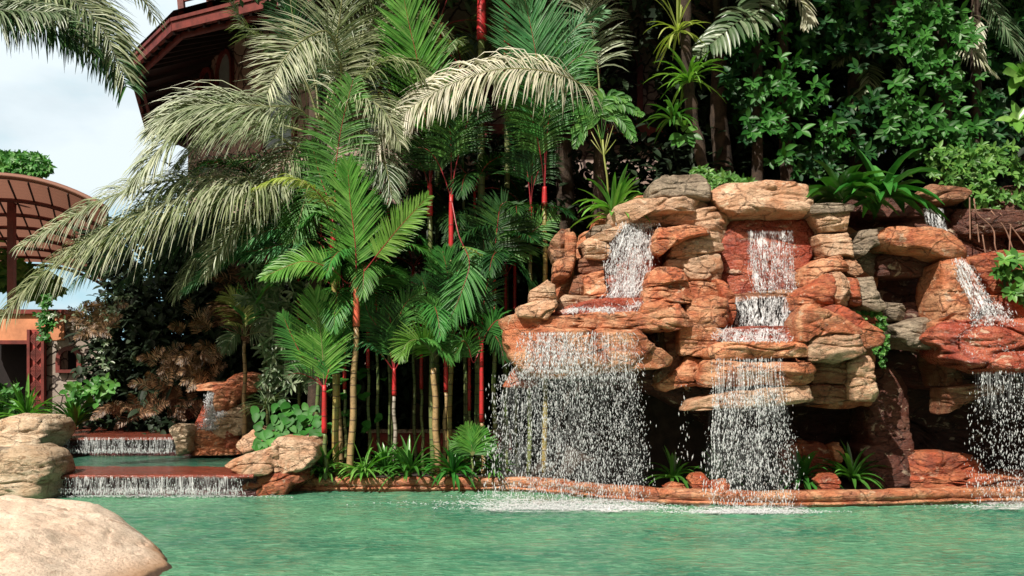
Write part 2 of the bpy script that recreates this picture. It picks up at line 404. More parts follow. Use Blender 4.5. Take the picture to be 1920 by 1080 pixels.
# ---------------------------------------------------------------- foreground slab rock, built as a mound
XY = [(-2.72, 7.30), (-2.84, 7.55), (-3.08, 7.95), (-3.45, 8.45), (-3.9, 8.95), (-4.6, 9.25), (-5.6, 9.3), (-6.9, 8.8), (-7.3, 7.2), (-6.6, 5.2), (-5.0, 4.3), (-3.6, 4.4), (-2.95, 5.4), (-2.72, 6.4)]
o = outline(XY, 220, 1); c = o.mean(0); vs = [(c[0], c[1], 0.42)]; rg = 90
for k in range(1, rg):
    s = (k/(rg-1))**0.72
    for q in o:
        p = c + (q-c)*s; x, y = p
        wob = noise.noise(Vector((x*1.2, y*1.2, 0)))
        h = (0.40 + 0.05*wob + 0.055*noise.noise(Vector((x*2.6, y*2.6, 5))) + 0.022*noise.noise(Vector((x*8, y*8, 2))))*(1-s**9)**0.6*float(np.interp(x, [-4.9, -4.2, -3.7, -3.3, -2.87, -2.7], [1, .97, .86, .52, .30, .2])) - 0.08*s**14
        e = noise.noise(Vector((x*2.2, y*2.2, 9)))
        h -= max(0, 1-abs(e)/0.04)*0.022 + max(0, noise.noise(Vector((x*9, y*9, 57)))-.25)*.05 + max(0, noise.noise(Vector((x*5, y*5, 31)))-.3)*.08
        jx = 0.06*noise.noise(Vector((x*2, y*2, 20)))*s; jy = 0.06*noise.noise(Vector((x*2, y*2, 40)))*s
        vs.append((x+jx, y+jy, h))
nn = 220
fs = [(0, 1+j, 1+(j+1) % nn) for j in range(nn)]; f4 = [(1+k*nn+j, 1+(k+1)*nn+j, 1+(k+1)*nn+(j+1) % nn, 1+k*nn+(j+1) % nn) for k in range(rg-2) for j in range(nn)]
m, N, L, b = nmat('gritty sandstone'); M['slab'] = m
pos = N.new('ShaderNodeNewGeometry').outputs['Position']
c1 = mix(N, L, maprange(N, L, nz(N, L, pos, 1.6, 6, 0.6), 0.35, 0.65), (0.78, 0.60, 0.46), (0.84, 0.70, 0.57))
c1 = mix(N, L, maprange(N, L, nz(N, L, pos, 34, 3, 0.9), 0.43, 0.49, 0.40, 0.0), c1, (0.34, 0.18, 0.12))
c1 = mix(N, L, maprange(N, L, nz(N, L, pos, 2.3, 6, 0.7, None, 1.0), 0.56, 0.68, 0, 0.75, True), c1, (0.36, 0.20, 0.12))
sep = N.new('ShaderNodeSeparateXYZ'); L.new(pos, sep.inputs[0])
c1 = mix(N, L, maprange(N, L, sep.outputs['Z'], 0.02, 0.14, 0.7, 0, True), c1, (0.50, 0.24, 0.10))
c1 = mix(N, L, maprange(N, L, sep.outputs['Z'], 0.015, 0.04, 0.9, 0, True), c1, (0.08, 0.045, 0.03))      # wet band at the waterline
L.new(c1, b.inputs['Base Color']); b.inputs['Roughness'].default_value = 0.85
p = bump(N, L, b, nz(N, L, pos, 7, 8, 0.7), 0.6, 0.05); bump(N, L, b, nz(N, L, pos, 40, 5, 0.8), 0.8, 0.018, p)
mb = MB(); mb.add(vs, fs); mb.f += f4; mb.mi += [0]*len(f4)
tag(mb.build('sandstone_slab', M['slab']), 'broad pale gritty sandstone slab sloping into the pool in the near corner', 'rock')

# ---------------------------------------------------------------- stepped pools on the left
m, N, L, b = nmat('wet brick ledge'); M['brick'] = m
pos = N.new('ShaderNodeNewGeometry').outputs['Position']
bt = N.new('ShaderNodeTexBrick'); bt.inputs['Scale'].default_value = 1.0; bt.inputs['Brick Width'].default_value = 0.22; bt.inputs['Row Height'].default_value = 0.11; bt.inputs['Mortar Size'].default_value = 0.008
bt.inputs['Color1'].default_value = (0.24, 0.050, 0.030, 1); bt.inputs['Color2'].default_value = (0.15, 0.035, 0.022, 1); bt.inputs['Mortar'].default_value = (0.10, 0.03, 0.02, 1)
L.new(pos, bt.inputs[0])
wf = nz(N, L, pos, 16, 5, 0.7, (1, 2, 1), 1.0)
c = mix(N, L, maprange(N, L, wf, 0.56, 0.72, 0, 0.5, True), bt.outputs[0], (0.55, 0.30, 0.26))
L.new(c, b.inputs['Base Color']); b.inputs['Roughness'].default_value = 0.16
bump(N, L, b, wf, 0.8, 0.02)
M['wall_wet'] = rock_mat('wet maroon wall', (0.075, 0.018, 0.02), (0.13, 0.03, 0.03), (0.02, 0.008, 0.012), (0.05, 0.02, 0.03), 0.2, 0.5, True)
m, N, L, b = nmat('upper pool water'); M['water2'] = m
pos = N.new('ShaderNodeNewGeometry').outputs['Position']
w2 = nz(N, L, pos, 5, 4, 0.6, (0.8, 2.0, 1), 0.7)
L.new(mix(N, L, maprange(N, L, w2, 0.4, 0.65), (0.025, 0.11, 0.075), (0.08, 0.21, 0.14)), b.inputs['Base Color'])
b.inputs['Roughness'].default_value = 0.08; b.inputs['IOR'].default_value = 1.33; bump(N, L, b, w2, 0.7, 0.04)

def X_(px, d): return (px-960)/F*d
Z1, Z2 = 0.28, 0.56
t1 = thing('pool_step', (X_(290, 11.6), 11.6, -0.3), 'lower red brick step that spills a low sheet of water into the main pool', 'pool step', 'stepped pool ledges')
def slab(mb, x0, x1, y0, y1, z0, z1, mi=0):
    mb.box(((x0+x1)/2, (y0+y1)/2, (z0+z1)/2), ((x1-x0)/2, (y1-y0)/2, (z1-z0)/2), 0, mi)
def lip(x0, x1, y0, y1, z, seed):
    mb = MB(); nx_, pf = 160, [(0.012, -.05), (-.012, -.035), (-.015, -.012), (.0, .0), (.05, .006), (.2, .004), (.5, 0), (1.1, -.002)]; V = []
    for i in range(nx_):
        x = x0+(x1-x0)*i/(nx_-1); w = .035*noise.noise(Vector((x*2.2, seed, 0)))+.012*noise.noise(Vector((x*9, seed, 3)))
        for a, zz in pf: V.append((x, min(y1, y0+a*(y1-y0)/1.1+w*(a < .1)), z+zz+.010*noise.noise(Vector((x*4, a*6, seed)))+.004*noise.noise(Vector((x*15, a*15, seed)))))
    k = len(pf); mb.add(V, [(i*k+j, (i+1)*k+j, (i+1)*k+j+1, i*k+j+1) for i in range(nx_-1) for j in range(k-1)]); return mb
lip(-6.2, -3.35, 11.50, 12.6, Z1, 1.0).build('ledge_top', M['brick'], t1)
mb = MB(); slab(mb, -6.2, -3.35, 11.62, 12.6, -0.3, Z1-0.03); mb.build('step_wall', M['wall_wet'], t1, False)
t2 = thing('pool_step', (X_(220, 14.3), 14.3, 0), 'upper red brick step that spills water into the small middle pool', 'pool step', 'stepped pool ledges')
lip(-8.0, -5.1, 14.26, 16.6, Z2, 5.0).build('ledge_top', M['brick'], t2)
mb = MB(); slab(mb, -8.0, -5.1, 14.38, 16.6, 0.0, Z2-0.03); mb.build('step_wall', M['wall_wet'], t2, False)
mb = MB(); mb.add([(-9, 12.6, Z1-0.015), (-3.2, 12.6, Z1-0.015), (-3.2, 14.38, Z1-0.015), (-9, 14.38, Z1-0.015)], [(0, 1, 2, 3)])
tag(mb.build('middle_pool_water', M['water2']), kind='structure')
mb = MB(); slab(mb, -9, -3.2, 16.6, 16.9, 0, Z2+0.03)
tag(mb.build('pool_coping', M['wetred'], smooth=False), 'low red coping closing the top pool under the dark shrubs', 'coping')

# ---------------------------------------------------------------- loose boulders
def boulder(label, pts, d, t, mat, seed, **k):
    o = rock(pts, d, t, mat, 'boulder', None, seed, **k)
    return tag(o, label, 'boulder')
boulder('long flat pale boulder beside the upper brick step at the left edge', [(-60, 800), (0, 790), (30, 782), (85, 786), (103, 797), (112, 812), (99, 828), (92, 850), (30, 856), (-60, 860)], 13.9, 0.55, 'sand', 1, tilt=0.5)
boulder('tall pale cracked boulder at the left end of the lower brick step', [(22, 848), (40, 839), (62, 837), (92, 847), (110, 868), (114, 885), (101, 905), (104, 928), (47, 936), (0, 940), (-70, 940), (-70, 905), (0, 893), (20, 872)], 11.5, 0.45, 'sand', 2, tilt=0.3)
boulder('flat grey stone wedged left of the tall cracked boulder', [(-60, 855), (0, 852), (22, 856), (26, 872), (10, 892), (-60, 900)], 11.9, 0.4, 'tan', 3)
boulder('low grey stone above the flat grey stone at the left edge', [(-60, 838), (5, 842), (38, 846), (40, 858), (0, 858), (-60, 858)], 12.6, 0.3, 'grey', 4)
boulder('tan boulder with a pointed left end over the lower step', [(437, 869), (450, 857), (470, 849), (505, 840), (527, 832), (534, 850), (534, 868), (519, 884), (490, 888), (470, 888)], 12.0, 0.45, 'tan', 5, tilt=0.4)
boulder('rounded tan boulder beneath the heart leaved plant', [(515, 830), (532, 819), (560, 819), (590, 820), (604, 832), (601, 853), (583, 873), (548, 884), (528, 880), (524, 855)], 12.1, 0.5, 'tan', 6, tilt=0.4)
boulder('dark red footing stone under the two tan boulders', [(455, 889), (500, 886), (560, 876), (578, 880), (580, 896), (558, 906), (548, 922), (500, 926), (452, 926)], 11.95, 0.35, 'red', 7)
boulder('brown stone between the small fountain and the heart leaved plant', [(452, 835), (470, 815), (490, 802), (511, 812), (503, 838), (470, 850)], 13.2, 0.4, 'tan', 8)
boulder('small pale boulder at the right end of the upper step', [(324, 803), (335, 797), (356, 797), (363, 808), (366, 845), (345, 850), (338, 822)], 14.1, 0.3, 'sand', 9)
boulder('small red stone on the kerb behind the middle curtain of water', [(1290, 898), (1300, 888), (1318, 888), (1328, 900), (1324, 914), (1296, 914)], 11.2, 0.15, 'red', 10)
boulder('brown stone on the kerb below the middle curtain of water', [(1333, 912), (1338, 902), (1360, 899), (1368, 910), (1364, 928), (1338, 928)], 10.95, 0.15, 'red', 11)
boulder('rounded red stone between the two kerb bromeliads at the right', [(1528, 900), (1540, 890), (1562, 888), (1570, 902), (1566, 918), (1534, 918)], 11.2, 0.16, 'red', 12)
boulder('upright rusty stone behind the right kerb bromeliads', [(1555, 835), (1570, 829), (1578, 848), (1572, 868), (1558, 864)], 11.9, 0.15, 'orange', 13)
boulder('low brown stone under the left kerb bromeliad by the curtain', [(1244, 912), (1262, 904), (1280, 908), (1284, 924), (1250, 926)], 11.2, 0.15, 'red', 14)
boulder('maroon boulder in the cave mouth behind the middle bromeliads', [(1462, 845), (1490, 828), (1540, 832), (1556, 860), (1545, 905), (1480, 910), (1465, 880)], 12.1, 0.3, 'red', 15)

# small fountain rock
fr = thing('fountain_rock', P(440, 840, 14.3), 'small red rock arch pouring one narrow fall beside the upper step', 'rock fountain')
rock([(372, 722), (400, 717), (425, 717), (445, 704), (462, 699), (490, 704), (494, 722), (490, 733), (468, 737), (452, 757), (432, 775), (418, 765), (412, 738), (395, 730), (376, 733)], 14.6, 0.35, 'orange', 'arch', fr, 20)
rock([(418, 778), (434, 758), (455, 752), (474, 762), (476, 806), (440, 812), (420, 806)], 14.5, 0.35, 'sand', 'pedestal', fr, 21, strata=2.0)
rock([(400, 735), (430, 735), (440, 765), (420, 800), (385, 805), (370, 800), (385, 760)], 14.9, 0.2, 'wetred', 'fall_face', fr, 22)
rock([(362, 806), (395, 803), (432, 807), (428, 842), (400, 845), (366, 843)], 14.35, 0.25, 'orange', 'basin', fr, 23)
rock([(428, 808), (450, 808), (456, 826), (452, 846), (428, 845)], 14.3, 0.25, 'red', 'basin_side', fr, 24)
rock([(368, 841), (420, 840), (455, 843), (462, 850), (420, 853), (366, 852)], 14.1, 0.2, 'orange', 'lip', fr, 25)

# ---------------------------------------------------------------- kerb of the pool
kr = MB(); pts = catmull([p for p in RIMW], 400); V = []; k = 22
for i, p in enumerate(pts):
    t = (pts[min(i+1, 399)]-pts[max(i-1, 0)]).normalized(); nrmv = Vector((-t.y, t.x, 0))
    hh = 0.165 + 0.02*noise.noise(Vector((p.x*1.5, 0, 0)))
    prof = [(0.0, -0.25), (-0.03, 0.02), (-0.06, 0.035), (-0.055, 0.05), (0.0, 0.062), (-0.04, 0.095), (-0.055, 0.135), (-0.035, hh+0.005), (0.02, hh+0.02), (0.09, hh+0.018), (0.16, hh+0.01), (0.24, hh+0.008), (0.30, hh-0.02), (0.34, 0.0), (0.34, -0.2)]
    for a, z in prof:
        q = p + nrmv*(a+0.02)
        w = noise.noise(Vector((q.x*4, q.y*4, z*14)))*0.022 + noise.noise(Vector((q.x*12, q.y*12, z*30)))*0.008
        w -= max(0, 1-abs(noise.noise(Vector((q.x*2.2, q.y*2.2, z*12+4))))/0.1)*0.014
        if z < -.1: w = 0
        V.append((q.x - nrmv.x*w, q.y-nrmv.y*w, z + w*0.7))
kk = len(prof)
kr.add(V, [(i*kk+j, i*kk+j+1, (i+1)*kk+j+1, (i+1)*kk+j) for i in range(399) for j in range(kk-1)])
kr.f = [f[::-1] for f in kr.f]
M['kerb'] = rock_mat('kerb rock', (0.58, 0.20, 0.09), (0.72, 0.38, 0.21), (0.14, 0.04, 0.025), (0.30, 0.07, 0.035), 0.5, 0.6)
tag(kr.build('rock_kerb', M['kerb']), 'low winding rust red rock kerb along the far edge of the pool', 'kerb')
# ---------------------------------------------------------------- the big rock cascade
ca = thing('rock_cascade', P(1300, 930, 11.9), 'big orange stacked rock cascade with two falls pouring off its shelves', 'rock cascade')
S = [  # name, material, distance, half thickness, tilt, outline
 ('cap_stone', 'grey', 12.15, .5, .3, [(1209,383),(1211,360),(1240,337),(1267,337),(1302,333),(1314,347),(1319,363),(1317,384),(1250,386)]),
 ('cap_stone', 'tan', 12.1, .55, .3, [(1327,384),(1334,360),(1353,353),(1417,349),(1497,355),(1500,370),(1502,387),(1497,403),(1490,413),(1410,416),(1363,413),(1340,398)]),
 ('layer_stone', 'tan', 12.0, .5, .3, [(1147,405),(1153,394),(1177,388),(1210,382),(1250,378),(1287,374),(1317,379),(1324,390),(1320,402),(1270,408),(1200,411),(1177,417),(1167,433),(1157,440),(1147,433)]),
 ('layer_stone', 'tan', 12.1, .35, .2, [(1165,412),(1250,405),(1280,405),(1323,397),(1350,410),(1357,419),(1355,443),(1357,455),(1337,454),(1317,436),(1280,432),(1225,430),(1180,430)]),
 ('layer_stone', 'orange', 11.72, .45, .2, [(1217,465),(1228,433),(1280,427),(1323,434),(1325,446),(1287,454),(1252,467),(1237,481),(1222,478)]),
 ('layer_stone', 'tan', 11.85, .4, .2, [(1252,476),(1260,462),(1317,447),(1337,452),(1349,474),(1317,481),(1270,486),(1255,489)]),
 ('block_stone', 'tan', 11.8, .42, .2, [(1246,493),(1270,486),(1330,479),(1342,482),(1343,510),(1340,531),(1323,534),(1283,529),(1270,507),(1246,505)]),
 ('pillar_stone', 'orange', 11.35, .4, .15, [(1208,530),(1213,513),(1227,507),(1258,504),(1275,511),(1284,533),(1240,538),(1210,541)]),
 ('pillar_stone', 'orange', 11.32, .42, .15, [(1203,568),(1205,545),(1240,537),(1282,532),(1293,555),(1286,569),(1267,572),(1206,572)]),
 ('side_stone', 'orange', 11.55, .4, .1, [(1282,531),(1337,534),(1340,558),(1290,560)]),
 ('side_stone', 'orange', 11.35, .45, .1, [(1281,563),(1330,556),(1350,566),(1355,600),(1348,616),(1303,620),(1281,600)]),
 ('side_stone', 'red', 11.5, .4, .1, [(1334,530),(1350,536),(1367,560),(1369,590),(1358,617),(1343,617),(1340,560)]),
 ('back_face', 'wetred', 12.02, .25, .25, [(1350,412),(1400,410),(1503,408),(1522,433),(1520,460),(1507,490),(1495,552),(1363,553),(1338,535),(1340,480),(1352,453)]),
 ('back_face', 'wetred', 11.98, .22, .25, [(1150,430),(1190,422),(1240,425),(1240,500),(1230,575),(1125,575),(1110,520),(1128,470)]),
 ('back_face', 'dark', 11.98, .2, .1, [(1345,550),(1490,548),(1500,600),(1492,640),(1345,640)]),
 ('recess_lip', 'brown', 11.75, .3, .1, [(1362,556),(1400,550),(1450,545),(1484,547),(1490,558),(1450,562),(1400,566),(1368,568)]),
 ('upright_stone', 'brown', 12.0, .35, .1, [(1028,470),(1033,457),(1053,435),(1066,436),(1066,480),(1050,500),(1036,492)]),
 ('upright_stone', 'orange', 11.9, .32, .1, [(1037,492),(1056,486),(1057,445),(1073,441),(1079,457),(1081,487),(1068,523),(1040,538),(1034,533)]),
 ('stacked_stone', 'grey', 12.0, .3, .2, [(1100,440),(1108,430),(1143,424),(1146,432),(1120,446),(1103,447)]),
 ('stacked_stone', 'tan', 11.9, .32, .2, [(1104,450),(1125,440),(1155,428),(1160,440),(1140,458),(1110,456)]),
 ('stacked_stone', 'tan', 11.85, .35, .2, [(1088,458),(1100,450),(1140,460),(1144,480),(1130,491),(1097,489)]),
 ('stacked_stone', 'brown', 11.95, .35, .2, [(1083,487),(1130,489),(1130,514),(1090,522),(1080,510)]),
 ('stacked_stone', 'orange', 11.8, .38, .2, [(1090,520),(1127,513),(1131,533),(1137,558),(1113,562),(1092,556)]),
 ('stacked_stone', 'brown', 11.9, .3, .2, [(1074,522),(1092,518),(1094,558),(1066,552)]),
 ('shelf_knob', 'tan', 11.2, .35, .2, [(992,560),(993,549),(1008,540),(1025,528),(1040,538),(1043,567),(1018,570),(992,569)]),
 ('shelf_knob', 'tan', 11.05, .4, .2, [(968,591),(970,577),(1000,568),(1040,566),(1043,577),(1023,601),(973,598)]),
 ('shelf_knob', 'tan', 11.45, .35, .2, [(1043,568),(1055,555),(1113,558),(1117,573),(1075,584),(1040,588)]),
 ('shelf_knob', 'orange', 11.15, .4, .15, [(1196,590),(1201,573),(1235,567),(1268,570),(1275,588),(1286,613),(1250,620),(1200,612)]),
 ('wet_shelf', 'wetred', 11.35, .4, .5, [(1040,590),(1075,575),(1110,565),(1200,562),(1205,590),(1200,600),(1060,602)]),
 ('main_ledge', 'orange', 11.2, .47, .1, [(941,602),(970,592),(1040,595),(1100,590),(1200,585),(1255,590),(1279,597),(1286,614),(1233,623),(1133,620),(1033,624),(990,625),(963,635),(950,624)]),
 ('lower_bowl', 'orange', 10.98, .42, -.1, [(949,622),(980,620),(1187,622),(1213,650),(1242,670),(1236,684),(1213,691),(1167,696),(1100,701),(1040,706),(1000,701),(980,692),(958,657)]),
 ('flake', 'red', 11.5, .3, 0, [(944,725),(957,700),(972,682),(1002,703),(1005,722),(990,727)]),
 ('column_stone', 'brown', 11.55, .35, 0, [(1236,620),(1270,618),(1275,660),(1272,690),(1252,727),(1233,727),(1228,700),(1243,680),(1240,650)]),
 ('block_stone', 'orange', 11.25, .42, 0, [(1266,661),(1269,617),(1327,615),(1347,627),(1332,647),(1325,671),(1270,667)]),
 ('block_stone', 'orange', 11.35, .4, 0, [(1268,690),(1279,669),(1327,677),(1332,700),(1308,721),(1270,722),(1245,730),(1232,721),(1250,705)]),
 ('wet_shelf', 'wetred', 11.2, .4, .6, [(1340,645),(1348,618),(1400,612),(1483,616),(1490,645),(1420,650)]),
 ('main_ledge', 'orange', 10.95, .45, .1, [(1327,656),(1350,644),(1430,642),(1497,644),(1511,660),(1508,670),(1417,674),(1332,674)]),
 ('band_stone', 'orange', 10.93, .42, 0, [(1307,704),(1318,684),(1332,676),(1420,680),(1497,683),(1506,696),(1503,714),(1483,721),(1390,722),(1310,724)]),
 ('band_stone', 'tan', 10.97, .42, 0, [(1282,768),(1297,750),(1343,737),(1423,725),(1493,722),(1504,750),(1450,759),(1350,761),(1323,765)]),
 ('layer_stone', 'grey', 11.85, .4, .25, [(1499,400),(1513,391),(1543,387),(1588,394),(1582,402),(1540,408),(1510,408)]),
 ('layer_stone', 'tan', 11.9, .38, .25, [(1510,407),(1545,405),(1574,405),(1571,438),(1527,440),(1516,420)]),
 ('block_stone', 'tan', 11.8, .4, .2, [(1519,447),(1527,442),(1577,441),(1581,453),(1584,489),(1568,484),(1533,487),(1526,467)]),
 ('block_stone', 'orange', 11.65, .42, .2, [(1493,506),(1527,488),(1567,482),(1577,513),(1543,515),(1523,522),(1497,545),(1491,525)]),
 ('block_stone', 'tan', 11.75, .35, .15, [(1572,490),(1593,491),(1603,515),(1588,524),(1575,516)]),
 ('curled_stone', 'red', 11.4, .45, .1, [(1479,560),(1484,551),(1503,540),(1530,517),(1547,514),(1545,577),(1520,583),(1497,590),(1481,582)]),
 ('curled_stone', 'tan', 11.35, .42, .1, [(1541,516),(1557,514),(1574,533),(1576,576),(1550,578),(1541,560)]),
 ('block_stone', 'red', 11.5, .35, .1, [(1575,526),(1594,528),(1598,575),(1577,575)]),
 ('leaning_stone', 'grey', 11.6, .35, .1, [(1597,523),(1623,522),(1641,577),(1630,584),(1600,575)]),
 ('loose_stone', 'orange', 10.85, .34, .15, [(1484,603),(1497,581),(1513,571),(1537,579),(1570,596),(1594,620),(1593,628),(1550,627),(1507,634),(1497,645),(1483,641)]),
 ('loose_stone', 'red', 11.1, .4, .1, [(1538,582),(1567,577),(1593,592),(1637,624),(1634,645),(1603,652),(1580,640)]),
 ('loose_stone', 'tan', 10.9, .4, 0, [(1497,650),(1510,633),(1537,624),(1597,626),(1604,650),(1600,663),(1560,678),(1508,675)]),
 ('under_stone', 'brown', 11.2, .38, 0, [(1505,679),(1580,679),(1585,717),(1510,719)]),
 ('under_stone', 'brown', 11.25, .38, 0, [(1503,719),(1580,719),(1578,750),(1550,756),(1504,755)]),
 ('corner_stone', 'tan', 11.0, .35, 0, [(1580,683),(1598,670),(1619,669),(1624,700),(1628,737),(1622,749),(1590,748),(1581,717)]),
 # the mass behind the stones
 ('core', 'orange', 12.38, .5, .25, [(1085,470),(1140,415),(1200,380),(1300,372),(1500,372),(1585,400),(1600,470),(1620,560),(1600,640),(1600,745),(1290,745),(1240,700),(1060,660),(1040,590),(1070,520)]),
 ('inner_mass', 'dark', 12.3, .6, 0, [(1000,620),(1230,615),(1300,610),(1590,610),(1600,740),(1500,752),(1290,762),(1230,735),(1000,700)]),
]
for i, (nm, mt, d, t, tl, pl) in enumerate(S):
    bigp = nm in ('core', 'inner_mass', 'back_face')
    rock(pl, d, t, mt, nm, ca, 30+i, tilt=tl, strata=1.0 if not bigp else .7, n=112 if not bigp else 160, rings=17 if not bigp else 26)

gr = thing('rock_grotto', P(1780, 930, 12), 'dark red rock grotto with an arch and a wide basin at the right edge', 'rock grotto')
S = [
 ('cap_stone', 'brown', 12.7, .4, .2, [(1712,371),(1727,355),(1797,357),(1808,368),(1785,384),(1730,388)]),
 ('ledge_stone', 'shade', 13.0, .4, .2, [(1560,380),(1610,372),(1715,380),(1720,412),(1640,418),(1575,405)]),
 ('arch_stone', 'orange', 11.8, .5, .15, [(1640,447),(1650,432),(1717,434),(1737,440),(1763,457),(1781,480),(1768,494),(1737,489),(1690,478),(1652,468)]),
 ('arch_stone', 'grey', 12.0, .4, .15, [(1583,463),(1600,440),(1640,432),(1652,450),(1655,470),(1622,467),(1600,487),(1587,482)]),
 ('arch_pillar', 'orange', 11.6, .42, .1, [(1742,530),(1747,500),(1767,489),(1789,487),(1797,507),(1797,560),(1790,607),(1740,604),(1741,570)]),
 ('arch_pillar', 'red', 11.7, .38, .1, [(1785,500),(1800,508),(1818,540),(1826,562),(1806,596),(1784,607),(1782,560)]),
 ('arch_underside', 'shade', 12.1, .35, 0, [(1636,484),(1660,478),(1742,495),(1745,520),(1700,524),(1635,520)]),
 ('wall_stone', 'grey', 12.3, .3, .1, [(1590,490),(1617,472),(1641,470),(1640,495),(1622,522),(1603,512)]),
 ('wall_stone', 'grey', 11.9, .32, .1, [(1638,569),(1677,573),(1684,588),(1677,604),(1652,602)]),
 ('wall_stone', 'shade', 12.25, .3, .1, [(1684,572),(1740,560),(1742,600),(1684,604)]),
 ('lower_stone', 'grey', 11.75, .38, .1, [(1660,612),(1690,603),(1718,600),(1741,640),(1743,658),(1683,652),(1668,635)]),
 ('basin_side', 'orange', 11.45, .42, .1, [(1732,604),(1790,602),(1800,640),(1785,668),(1758,664),(1742,645)]),
 ('basin', 'wetred', 11.3, .62, .55, [(1745,640),(1775,608),(1830,600),(1900,598),(2080,600),(2100,660),(2050,692),(1960,695),(1863,699),(1820,696),(1780,682),(1758,665)]),
 ('bracket', 'brown', 11.9, .4, 0, [(1740,660),(1763,670),(1783,690),(1785,722),(1752,722)]),
 ('bracket', 'brown', 11.7, .35, 0, [(1757,728),(1800,722),(1860,722),(1863,738),(1817,742),(1783,762),(1762,775)]),
 ('back_wall', 'shade', 13.0, .45, .25, [(1560,385),(1720,372),(1830,375),(2090,360),(2100,520),(2100,640),(1740,640),(1640,600),(1570,560)]),
 ('strata_band', 'shade', 12.6, .35, .1, [(1790,395),(1870,400),(2050,395),(2060,440),(1900,447),(1800,440)]),
 ('strata_band', 'red', 12.5, .4, .1, [(1800,490),(1860,478),(1950,482),(2060,490),(2060,560),(1900,565),(1850,560),(1820,520)]),
 ('strata_band', 'red', 12.3, .4, .1, [(1850,560),(1920,555),(2060,560),(2060,612),(1900,610),(1860,600)]),
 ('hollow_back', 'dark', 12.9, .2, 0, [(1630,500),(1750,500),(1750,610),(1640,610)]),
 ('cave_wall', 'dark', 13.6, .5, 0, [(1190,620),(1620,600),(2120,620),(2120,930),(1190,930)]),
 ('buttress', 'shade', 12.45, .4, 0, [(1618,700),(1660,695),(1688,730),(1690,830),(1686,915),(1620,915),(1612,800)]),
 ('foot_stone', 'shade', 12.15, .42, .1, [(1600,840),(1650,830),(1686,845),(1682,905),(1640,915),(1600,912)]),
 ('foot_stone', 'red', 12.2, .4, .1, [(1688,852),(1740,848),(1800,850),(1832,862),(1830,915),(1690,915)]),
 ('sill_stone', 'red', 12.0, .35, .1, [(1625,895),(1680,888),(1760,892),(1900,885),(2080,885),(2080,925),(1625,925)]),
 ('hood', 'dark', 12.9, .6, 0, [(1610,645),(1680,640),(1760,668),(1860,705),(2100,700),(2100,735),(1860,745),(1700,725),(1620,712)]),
]
for i, (nm, mt, d, t, tl, pl) in enumerate(S):
    bigp = nm in ('back_wall', 'cave_wall', 'basin')
    rock(pl, d, t, mt, nm, gr, 90+i, tilt=tl, n=112 if not bigp else 180, rings=17 if not bigp else 30, strata=1.6 if bigp else 1)

# ---------------------------------------------------------------- falling water
m, N, L, b = nmat('white water'); M['foam'] = m
b.inputs['Base Color'].default_value = (0.84, 0.87, 0.90, 1); b.inputs['Roughness'].default_value = 0.18; b.inputs['IOR'].default_value = 1.33
tp = N.new('ShaderNodeBsdfTransparent'); ms = N.new('ShaderNodeMixShader'); ms.inputs[0].default_value = 0.46
L.new(tp.outputs[0], ms.inputs[1]); L.new(b.outputs[0], ms.inputs[2]); L.new(ms.outputs[0], N['Material Output'].inputs[0])
def film_mat(name, lo, hi, amax, sx, sz, tail=.85):
    """a thin sheet of running water: clear between its white threads, thinning out to its edges"""
    m, N, L, b = nmat(name); uv = N.new('ShaderNodeUVMap'); uv.uv_map = 'metres'; fd = N.new('ShaderNodeUVMap'); fd.uv_map = 'edge'
    a = nz(N, L, uv.outputs[0], 1.0, 5, .62, (sx, sz, 1), 1.2); a2 = nz(N, L, uv.outputs[0], 1.0, 3, .5, (sx*.18, sz*.5, 1), .6)
    sp = N.new('ShaderNodeSeparateXYZ'); L.new(fd.outputs[0], sp.inputs[0])
    pp = N.new('ShaderNodeMath'); pp.operation = 'PINGPONG'; pp.inputs[1].default_value = .5; L.new(sp.outputs[0], pp.inputs[0])
    e = maprange(N, L, pp.outputs[0], 0, .13, 0, 1, True); pv_ = N.new('ShaderNodeMath'); pv_.operation = 'PINGPONG'; pv_.inputs[1].default_value = .5; L.new(sp.outputs[1], pv_.inputs[0])
    e2 = maprange(N, L, sp.outputs[1], 0, .05, 0, 1, True); e3 = maprange(N, L, sp.outputs[1], 1, tail, 0, 1, True)
    f = maprange(N, L, a, lo, hi, 0, amax, True); g = maprange(N, L, a2, .36, .62, .15, 1, True)
    for q in (g, e, e2, e3):
        k = N.new('ShaderNodeMath'); k.operation = 'MULTIPLY'; L.new(f, k.inputs[0]); L.new(q, k.inputs[1]); f = k.outputs[0]
    b.inputs['Base Color'].default_value = (0.86, 0.89, 0.92, 1); b.inputs['Roughness'].default_value = .25
    tp = N.new('ShaderNodeBsdfTransparent'); ms = N.new('ShaderNodeMixShader'); L.new(f, ms.inputs[0]); L.new(tp.outputs[0], ms.inputs[1]); L.new(b.outputs[0], ms.inputs[2])
    L.new(ms.outputs[0], N['Material Output'].inputs[0]); return m
M['film_rock'] = film_mat('running water on rock', .42, .66, .9, 26, 7)
M['film_fall'] = film_mat('falling water threads', .47, .68, .58, 42, 2.2, .25)
M['film_low'] = film_mat('low fall threads', .44, .66, .70, 42, 3.5)
M['film_mist'] = film_mat('fine falling spray', .35, .75, .13, 14, 2.0, .6)
M['film_foam'] = film_mat('churned foam', .38, .58, .92, 8, 26)
